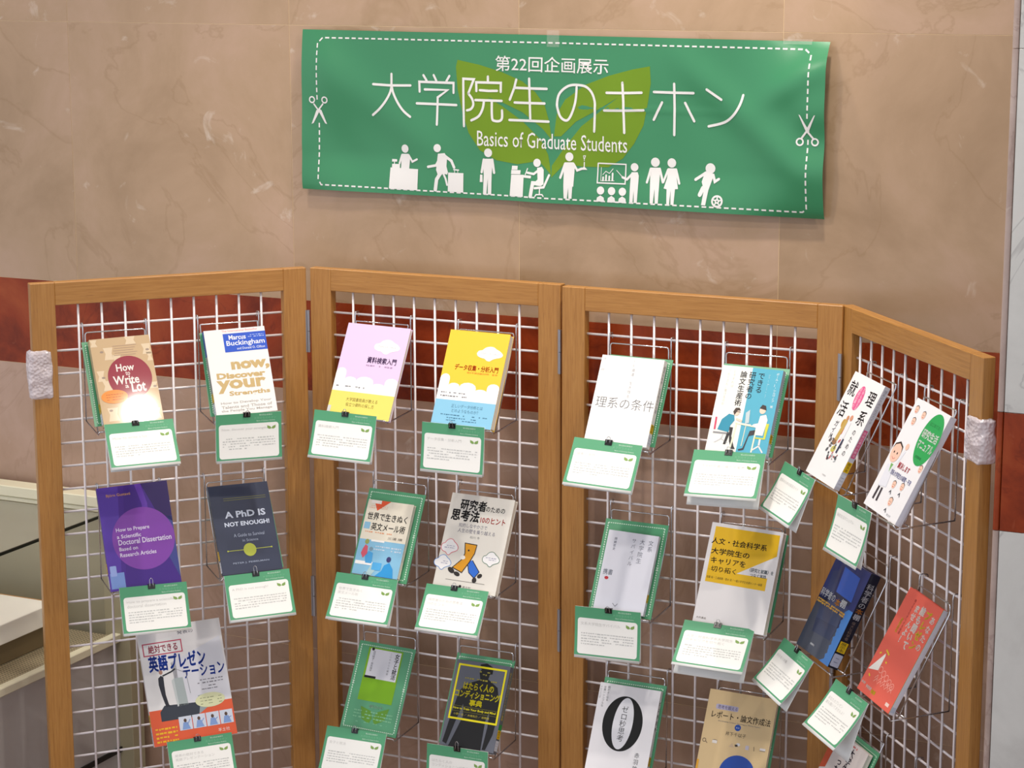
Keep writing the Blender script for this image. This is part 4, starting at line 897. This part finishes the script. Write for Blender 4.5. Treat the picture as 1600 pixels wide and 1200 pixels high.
def a_blue(c):
    c.P([(0, .45), (.5, .40), (1, .8), (1, 1), (0, 1)], (58, 66, 84)); c.P([(0, .0), (1, 0), (1, .5), (.4, .45), (0, .5)], (26, 42, 100))
    c.P([(.32, .08), (.80, .10), (.85, .35), (.38, .34)], (36, 84, 180), 3); c.P([(.36, .34), (.85, .35), (.82, .40), (.36, .38)], (22, 34, 70), 3)
    c.P([(.08, .18), (.28, .12), (.36, .42), (.14, .44)], (40, 54, 96), 3); c.P([(.15, .52), (.78, .50), (.80, .66), (.18, .68)], (48, 62, 96), 3); c.P([(.18, .66), (.80, .63), (.76, .78), (.24, .80)], (40, 52, 84), 4); c.P([(.30, .40), (.86, .42), (.84, .50), (.28, .50)], (44, 60, 104), 3)
    w = (226, 230, 236)
    pts = [(.88, .42)]
    for k in range(12):
        y = .44+.045*k; pts += [(.84-.02*(k % 2), y), (.80+.02*(k % 2), y+.022)]
    pts += [(.72, 1), (1, 1), (1, .42)]; c.P(pts, (52, 116, 190), 4)
    c.T('科学者の', .02, .365, .44, .445, w, .02, 6); c.T('本', .47, .385, .60, .460, (224, 150, 40), .02, 6); c.T('棚', .61, .365, .76, .440, w, .03, 6)
    c.lines(.02, .84, [.475, .50], .02, (206, 160, 60), 6, 5, .95); c.T('科学の本棚', .02, .03, .30, .06, w, 0, 6); c.T('情報社', .34, .90, .46, .92, w, 0, 6)
def s_blue(c):
    c.R(0, 0, 1, 1, (20, 22, 44)); c.V('科学者の', .5, .10, .36, .75, (222, 222, 230), .01, 2); c.V('本', .5, .36, .42, .75, (224, 140, 40), .01, 2); c.V('棚', .5, .42, .48, .75, (222, 222, 230), .02, 2)
    c.V('偉大な科学者', .5, .50, .70, .4, (140, 120, 110), 0, 2); c.R(.1, .72, .92, .83, LAB_Y, 3); c.V('展示本', .5, .725, .825, .6, (40, 30, 20), 0, 4); c.RR(.05, .85, .95, .98, .002, (196, 202, 226), 3); c.lines(.3, .7, [.89, .93], .008, (80, 90, 140), 4)
def a_red(c):
    w = (244, 232, 226); y_ = (228, 206, 50)
    c.V('あなたの', .89, .09, .43, .125, w, .03, 3); c.V('プレゼン', .74, .075, .45, .150, y_, .04, 3); c.V('誰も聞いて', .575, .075, .48, .14, w, .045, 3); c.V('ませんよ！', .415, .09, .46, .13, w, .035, 3)
    c.V('聞き手を引きつける極意', .285, .06, .40, .05, (150, 52, 50), 0, 3); c.V('渡部欣忍', .20, .26, .40, .06, y_, .01, 3)
    c.P([(.245, .60), (.27, .62), (.27, .76), (.02, .80)], (238, 236, 230), 3)
    for a, b in (((.22, .57), (.34, .595)), ((.10, .63), (.14, .615)), ((.34, .66), (.38, .665)), ((.10, .83), (.15, .845))): c.S([a, b], .003, y_, 3)
    s_ = (250, 190, 176)
    for k in range(5): x = .33+.11*k; c.ring(c.X(x), c.Y(.74+.015*k), .006, .001, s_, 12, 3); c.S([(x-.05, .83), (x, .79), (x+.05, .85), (x+.01, .82), (x-.04, .86)], .001, s_, 3)
    c.T('誰も聞き', .03, .905, .14, .93, w, .03, 3); c.T('学術発表', .18, .915, .34, .945, w, .03, 3); c.T('極意', .36, .92, .48, .955, y_, .03, 3); c.R(.82, .93, .92, .96, (240, 210, 200), 3)
def s_red(c): c.R(0, 0, 1, 1, (222, 222, 234)); c.R(0, 0, .06, 1, (160, 180, 60), 2); c.R(.1, .93, .9, .98, (190, 200, 220), 3)
def s_white(c): c.R(0, 0, 1, 1, (220, 220, 232))
def a_gakusei(c):
    c.V('大学生に', .62, .06, .42, .15, (44, 34, 60), .02, 3); c.V('なったら', .42, .12, .48, .15, (44, 34, 60), .02, 3); c.lines(.3, .7, [.03], .02, (206, 90, 90), 3)
    c.P([(0, .10), (.10, .06), (.16, .14), (.14, .40), (0, .44)], (196, 84, 56), 3)
# ------------------------------------------------------------------ racks, boards, books and cards
FIT = {"writelot": [0,-0.1807,-0.1945,0.1195,0.4693,0.0149,-0.0404,0.1291,0.1902],"discover": [0,0.0617,-0.1948,0.115,0.4227,0.0219,0.0146,0.1344,0.1887],"purple": [0,-0.1788,-0.5526,0.115,0.3856,0.0285,0.0152,0.1528,0.2222],"phd": [0,0.0645,-0.544,0.1195,0.489,-0.0145,-0.0635,0.1374,0.1991],"eigo": [0,-0.0978,-0.9086,0.1195,0.404,0.0341,0.0138,0.1842,0.2561],"lilac": [1,-0.2029,-0.1994,0.1195,0.4773,-0.0145,0.0236,0.1546,0.2078],"yellow": [1,0.0503,-0.1971,0.1195,0.4483,-0.0012,0.0349,0.1428,0.2067],"sekai_board": [1,-0.1607,-0.5578,0.1027,0.4561,-0.0169,0.0094,0.1384,0.1957],"sekai": [1,-0.1489,-0.5473,0.115,0.4834,-0.0083,0.0106,0.1125,0.1664],"shiko": [1,0.0501,-0.5529,0.1195,0.4613,-0.006,0.0232,0.1505,0.2085],"lime_board": [1,-0.1925,-0.9093,0.1031,0.4747,-0.0276,-0.0053,0.1412,0.1957],"black": [1,0.0642,-0.9027,0.1195,0.4762,-0.0005,0.0074,0.1297,0.1879],"rikei": [2,-0.2016,-0.1963,0.1195,0.4771,0.0008,0.0434,0.1389,0.1835],"dekiru": [2,0.0593,-0.192,0.1195,0.4903,-0.002,0.041,0.1286,0.1793],"bunkei_board": [2,-0.1981,-0.5583,0.1032,0.4778,0.0004,0.0023,0.141,0.1974],"bunkei": [2,-0.1816,-0.5466,0.115,0.4581,-0.0183,0.0099,0.1115,0.1664],"jinbun": [2,0.0376,-0.547,0.1195,0.4233,-0.0082,0.0826,0.1564,0.2078],"zero": [2,-0.1996,-0.9012,0.115,0.4537,-0.0034,0.0006,0.1366,0.188],"report": [2,0.0414,-0.8985,0.1195,0.4531,-0.0177,0.0034,0.1464,0.208],"shukatsu": [3,-0.1696,-0.205,0.1195,0.4619,-0.0421,-0.0161,0.1303,0.2134],"kenkyu": [3,0.0995,-0.2035,0.1195,0.4573,-0.0789,-0.03,0.1251,0.2135],"blue": [3,-0.1951,-0.5579,0.1195,0.4453,-0.0177,-0.0357,0.1436,0.196],"red": [3,0.0945,-0.5538,0.1195,0.4747,-0.0712,-0.0467,0.1239,0.2111],"zero_board": [2,-0.2022,-0.9067,0.1034,0.4489,-0.0112,-0.0197,0.1416,0.1979],"c1": [0,-0.1831,-0.1882,0.1295,0.5896,0.0083,0.0206,0.145,0.1032],"c2": [0,0.0553,-0.1885,0.1295,0.0166,-0.0154,0.0204,0.144,0.105],"c3": [0,-0.1643,-0.5417,0.1295,0.3694,-0.0112,0.0244,0.1445,0.1031],"c4": [0,0.0636,-0.5422,0.1295,0.4364,0.0107,0.0219,0.1453,0.1025],"c5": [0,-0.0729,-0.8973,0.1295,0.3981,0.0131,-0.004,0.144,0.1011],"c6": [1,-0.2235,-0.1888,0.1295,0.2835,-0.03,-0.0695,0.1464,0.1034],"c7": [1,0.0356,-0.1926,0.1295,0.0931,-0.0019,-0.02,0.1441,0.1045],"c8": [1,-0.176,-0.5438,0.1295,0.5144,-0.0228,-0.0644,0.1457,0.1051],"c9": [1,0.0428,-0.5431,0.1295,0.5998,-0.0116,-0.0358,0.1442,0.1043],"c10": [1,-0.2083,-0.8985,0.1295,0.4793,-0.0033,-0.05,0.1448,0.105],"c11": [1,0.0397,-0.9006,0.1295,0.1014,0.0081,-0.0233,0.1445,0.1075],"c12": [2,-0.2164,-0.1876,0.1295,0.5822,-0.0378,-0.0474,0.1463,0.1037],"c13": [2,0.0412,-0.1885,0.1295,0.6743,0.0235,-0.0471,0.1464,0.1034],"c14": [2,-0.215,-0.542,0.1295,0.0777,0.0231,-0.028,0.1439,0.1062],"c15": [2,0.0271,-0.5383,0.1295,0.799,-0.0198,-0.0432,0.146,0.1029],"c18": [3,-0.2494,-0.2033,0.1295,0.4595,-0.03,-0.0184,0.1435,0.1052],"c19": [3,0.0091,-0.2078,0.1295,0.2046,-0.0008,-0.0121,0.1433,0.1067],"c20": [3,-0.2321,-0.5562,0.1295,0.6186,-0.0342,-0.0027,0.1447,0.1059],"c21": [3,0.0222,-0.5591,0.1295,0.6131,0.0025,0.001,0.1451,0.1059],"gakusei": [3,-0.175,-0.905,0.1195,0.45,0,0,0.15,0.19]}
THK = {'writelot': .016, 'discover': .015, 'purple': .009, 'phd': .009, 'eigo': .010, 'lilac': .009, 'yellow': .017, 'sekai': .011, 'shiko': .014, 'black': .016, 'rikei': .016, 'dekiru': .014, 'bunkei': .010, 'jinbun': .016, 'zero': .012, 'report': .010, 'shukatsu': .012, 'kenkyu': .011, 'blue': .022, 'red': .011, 'gakusei': .010}
BACKED = {'writelot', 'discover', 'phd', 'black', 'rikei', 'dekiru', 'jinbun', 'zero', 'report', 'gakusei'}
RACKS = [(0, -.125, 0, 'holding the beige book with a maroon disc'), (0, .124, 0, 'holding the white book with a blue name block'),
 (0, -.106, 7, 'holding the purple dissertation book'), (0, .128, 7, 'holding the slate book with a yellow dot'), (0, -.004, 14, 'holding the large white and orange presentation book'),
 (1, -.124, 0, 'holding the lilac book'), (1, .127, 0, 'holding the yellow and blue book'), (1, -.085, 7, 'holding the small cream and blue e-mail book'), (1, .125, 7, 'holding the cream book with a walking orange figure'),
 (1, -.115, 14, 'holding the green board with a lime cover print'), (1, .124, 14, 'holding the black book with a yellow square'),
 (2, -.128, 0, 'holding the plain white book'), (2, .124, 0, 'holding the white and turquoise desk scene book'), (2, -.123, 7, 'holding the small white paperback on a green board'), (2, .122, 7, 'holding the white book with a large yellow block'),
 (2, -.128, 14, 'holding the white book with a big black zero'), (2, .122, 14, 'holding the tan report writing book'),
 (3, -.079, 0, 'holding the white book with a pink oval'), (3, .167, 0, 'holding the white book with a green oval'), (3, -.090, 7, 'holding the dark blue book'), (3, .172, 7, 'holding the coral red book'),
 (3, -.082, 14, 'at the lower right holding a partly hidden book'), (3, .180, 14, 'standing empty at the lower right')]
KEYS = ['writelot', 'discover', 'purple', 'phd', 'eigo', 'lilac', 'yellow', 'sekai', 'shiko', 'lime_board', 'black', 'rikei', 'dekiru', 'bunkei', 'jinbun', 'zero', 'report', 'shukatsu', 'kenkyu', 'blue', 'red', 'gakusei', '']
for (i, uc, row, s_), k_ in zip(RACKS, KEYS): rack(i, uc, row, 'chrome wire rack '+s_, k_)
D = {}
def bk(key, label, t, col, art, **kw): D[key] = book(key, label, FIT[key], t, col, art, **kw)
bk('writelot', 'tan paperback with a maroon disc and orange oval, top left of the display', .016, (200, 172, 134), a_writelot, rough=.42, coat=.45, spine_art=lambda c: lib(c))
bk('discover', 'white book with blue name block and tan block lettering', .015, (234, 234, 234), a_discover, rough=.4, spine_art=s_discover)
bk('purple', 'glossy purple book with a lighter violet circle', .009, (66, 34, 134), a_purple, rough=.4, coat=.6, spine_art=lambda c: lib(c))
bk('phd', 'dark slate book with white capitals and a yellow dot', .009, (52, 60, 84), a_phd, rough=.4, coat=.5, spine_art=lambda c: lib(c))
bk('eigo', 'large white and orange book with blue title and a speaker at a lectern', .010, (222, 221, 224), a_eigo, spine_art=lambda c: lib(c))
bk('lilac', 'lilac book with white clouds and a pale yellow band', .009, (222, 198, 232), a_lilac)
bk('yellow', 'bright yellow book with white clouds and a light blue band', .017, (246, 200, 66), a_yellow)
bk('sekai', 'small cream and light blue book on a green board', .011, (228, 222, 206), a_sekai)
bk('shiko', 'cream book with a walking orange figure and blue leg', .014, (222, 219, 212), a_shiko)
bk('black', 'black and grey book with a yellow square frame and yellow title', .016, (100, 104, 116), a_black, spine='R', spine_art=s_black)
bk('rikei', 'plain white book with thin grey title, top left of the third panel', .016, (240, 240, 240), a_rikei, spine='R', spine_art=s_rikei)
bk('dekiru', 'white and turquoise book with two people at a desk', .014, (236, 236, 230), a_dekiru, spine='R', spine_art=s_dekiru)
bk('bunkei', 'small white paperback with thin vertical lettering on a green board', .010, (218, 220, 232), a_bunkei, spine='R', spine_art=s_thin)
bk('jinbun', 'white book with a large yellow block and black title', .016, (228, 226, 228), a_jinbun)
bk('zero', 'white book with a huge black zero', .012, (226, 226, 232), a_zero, spine='R', spine_art=s_zero)
bk('report', 'tan book with small blue circle and grey report writing title', .010, (218, 192, 146), a_report)
bk('shukatsu', 'white book with a pink oval and bold vertical lettering', .012, (236, 236, 238), a_shukatsu, spine='R', spine_art=s_shukatsu)
bk('kenkyu', 'white book with a green oval and cartoon people', .013, (234, 234, 238), a_kenkyu, spine='R', spine_art=s_white)
bk('blue', 'dark blue book with stacked books on its cover', .022, (24, 32, 84), a_blue, spine='R', spine_art=s_blue, rough=.4, coat=.5)
bk('red', 'coral red book with white and yellow vertical title', .011, (226, 100, 84), a_red, spine='R', spine_art=s_red)
bk('gakusei', 'pale book with dark handwritten title, partly hidden at lower right', .010, (214, 206, 204), a_gakusei)
# green boards
def bd(key, label, **kw):
    f = list(FIT[key]); board(f, label)
def behind(bkey, uc, t, label, sy=1):
    f = FIT[bkey]; th = f[4]; w = f[3]-(t+.0022)/math.cos(th)
    board([f[0], uc-.070, f[2]-.0035+.0, w-abs(f[6])*.07, th, 0, f[6], .14, .198], label, sy)
behind('writelot', -.125, .016, 'green board behind the tan paperback with a maroon disc', .935)
behind('discover', .124, .015, 'green board behind the white book with blue name block', .935)
behind('phd', .139, .009, 'green board behind the dark slate book', .95)
bd('sekai_board', 'green dashed board behind the small cream and blue book')
behind('black', .122, .016, 'green board behind the black book with a yellow square')
behind('rikei', -.124, .016, 'green board behind the plain white book', .93)
behind('dekiru', .124, .014, 'green board behind the desk scene book', .92)
bd('bunkei_board', 'green dashed board around the small white paperback')
behind('jinbun', .128, .016, 'green board behind the white and yellow block book')
behind('zero', -.128, .012, 'green board behind the book with a huge black zero')
behind('report', .124, .010, 'green board behind the tan report writing book')
behind('gakusei', -.082, .010, 'green board behind the partly hidden pale book')
f = FIT['lime_board']
lb = board(f, 'green on-loan board with a lime and white cover picture')
c = Canvas(.140, .198, .35); c.lay = 2; a_lime(c); c.obj('cover_picture', lb)

TT = {'c1': ['How to write a lot'], 'c2': ['Now, discover your strengths'], 'c3': ['How to prepare a scientific', 'doctoral dissertation'], 'c4': ['A PhD is not enough!'], 'c5': ['発表の絶対できる', '英語プレゼンテーション'],
 'c6': ['資料検索入門'], 'c7': ['データ収集・分析入門'], 'c8': ['世界で生きぬく', '英文メール術'], 'c9': ['研究者のための思考法', '10のヒント'], 'c10': ['女子と就活'], 'c11': ['はたらく人の', 'コンディショニング事典'],
 'c12': ['理系の条件'], 'c13': ['できる研究者の論文生産術'], 'c14': ['文系大学院生サバイバル'], 'c15': ['人文・社会科学系大学院生', 'のキャリアを切り拓く'],
 'c18': ['理系のための就活ガイド'], 'c19': ['研究生活マニュアル'], 'c20': ['科学者の本棚'], 'c21': ['あなたのプレゼン', '誰も聞いてませんよ！']}
CL = {'c1': ('beneath the tan book with maroon disc', .010, .45, 0), 'c2': ('beneath the white book with blue block', .004, .47, 0), 'c3': ('beneath the purple book', .006, .475, 1), 'c4': ('beneath the dark slate book', .010, .48, 1), 'c5': ('beneath the white and orange book', .006, .465, 0),
 'c6': ('beneath the lilac book', .006, .50, 0), 'c7': ('beneath the yellow book', .004, .485, 0), 'c8': ('beneath the small cream and blue book', .009, .475, 0), 'c9': ('beneath the walking orange figure book', .007, .455, 0), 'c10': ('beneath the lime cover board', .004, .475, 0), 'c11': ('beneath the black book', .004, .50, 1),
 'c12': ('beneath the plain white book', .006, .51, 0), 'c13': ('beneath the desk scene book', .020, .49, 0), 'c14': ('beneath the small white paperback', .004, .515, 0), 'c15': ('beneath the yellow block book', .020, .48, 0),
 'c18': ('beneath the pink oval book', .012, .53, 0), 'c19': ('beneath the green oval book', .003, .53, 0), 'c20': ('beneath the dark blue book', .012, .48, 0), 'c21': ('beneath the coral red book', .030, .45, 0)}
for n_, k in enumerate(TT):
    s_, sp_, cu_, hd = CL[k]
    if k in ('c6', 'c12', 'c15', 'c8'): FIT[k][3] += .0025
    card(k, FIT[k], 'green headed caption card '+s_, TT[k], n_+1, splay=sp_, clip_u=cu_, bend=(.010 if k in ('c18', 'c19', 'c20', 'c21') else .007 if k in ('c6', 'c8') else .004), handle=hd, long={'c13': .006, 'c15': .006, 'c18': .002, 'c21': .004, 'c20': .003}.get(k, -.001))
make_clips()

# ------------------------------------------------------------------ display case at the left, against the wall
CRM = mat((228, 224, 198), .4, name='cream_enamel'); OLV = mat((172, 164, 138), .5, name='olive_enamel'); GRY = mat((180, 176, 174), .5, 0, .5, 'grey_steel')
case = root('display_case', 'cream and grey metal display case standing against the wall at far left', 'display case', WM @ Matrix.Translation((-3.05, 4.0, ZF)))
zf = -ZF
UR = 0.0; UL = -1.2; NB, NF = .200, -.46      # local: x along wall, y away from the viewer
def cb(name, x0, x1, y0, y1, z0, z1, m, bev=.001): return box_obj(name, (x0, x1, y0, y1, z0+zf, z1+zf), m, case, bev=bev)
cb('back_panel', UL, -.012, NB-.02, NB-.004, -1.70, -1.31, OLV)
cb('back_panel', UL, -.012, NB-.02, NB-.004, -2.15, -1.72, GRY)
cb('top_rail', UL, -.01, NB-.055, NB-.002, -1.288, -1.262, CRM, .002)
cb('trim_strip', UL, -.01, NB-.052, NB-.022, -1.300, -1.2895, CRM, .002)
cb('corner_post', -.036, .034, NB-.050, NB-.003, -2.15, -1.262, mat((168, 160, 132), .4, name='post_enamel'))
PT_ = NT('perforated_steel'); v = PT_.coord((1, 1, 1), False)
vo = PT_.n('ShaderNodeTexVoronoi', i_Scale=110.0, i_Randomness=0.0); PT_.l(v, vo.inputs['Vector'])
PT_.l(PT_.ramp(vo.outputs[0], [(.28, (84, 74, 58)), (.36, (170, 158, 130))]), PT_.b.inputs['Base Color']); PT_.b.inputs['Roughness'].default_value = .45
cb('perforated_tray', UL, -.012, NF, NB-.05, -1.604, -1.600, PT_.m, 0)
cb('side_rail', -.014, .008, NF, NB-.04, -1.612, -1.592, CRM, .002)
cb('side_panel', -.010, -.004, NF, NB-.05, -2.15, -1.614, GRY)
cb('front_panel', UL, -.012, NF, NF+.006, -2.15, -1.614, GRY)
GL_ = glassy('clear_glass', (214, 216, 204), .03, 0, .12)
cb('glass_shelf', UL, -.006, NF, .12, -1.2985, -1.2925, GL_, 0)
cb('glass_edge', -.0058, -.0020, NF, .12, -1.2990, -1.2920, mat((10, 34, 26), .2, name='glass_edge_green'), 0)
cb('brace_bar', -.0035, .0015, NF, NB-.02, -1.887, -1.875, mat((22, 20, 20), .5, name='black_rubber'), 0)
cb('kick_plate', UL, 0, NF, NB-.004, -CZ, -2.15, mat((60, 56, 54), .6, name='plinth'), 0)
sbx = root('storage_box', 'flat white lidded box lying on the tray of the display case', 'box', WM @ Matrix.Translation((-3.42, 3.83, -1.5995)))
WHB = mat((244, 242, 232), .5, name='white_board')
box_obj('lid', (-.35, .270, -.25, .215, .052, .0995), WHB, sbx, bev=.0015)
box_obj('box_body', (-.34, .258, -.24, .205, .0005, .0515), mat((120, 104, 74), .6, name='box_board'), sbx, bev=.001)
box_obj('edge_band', (-.35, .270, .2151, .2185, .088, .0997), mat((190, 140, 80), .5, name='oak_edge'), sbx)
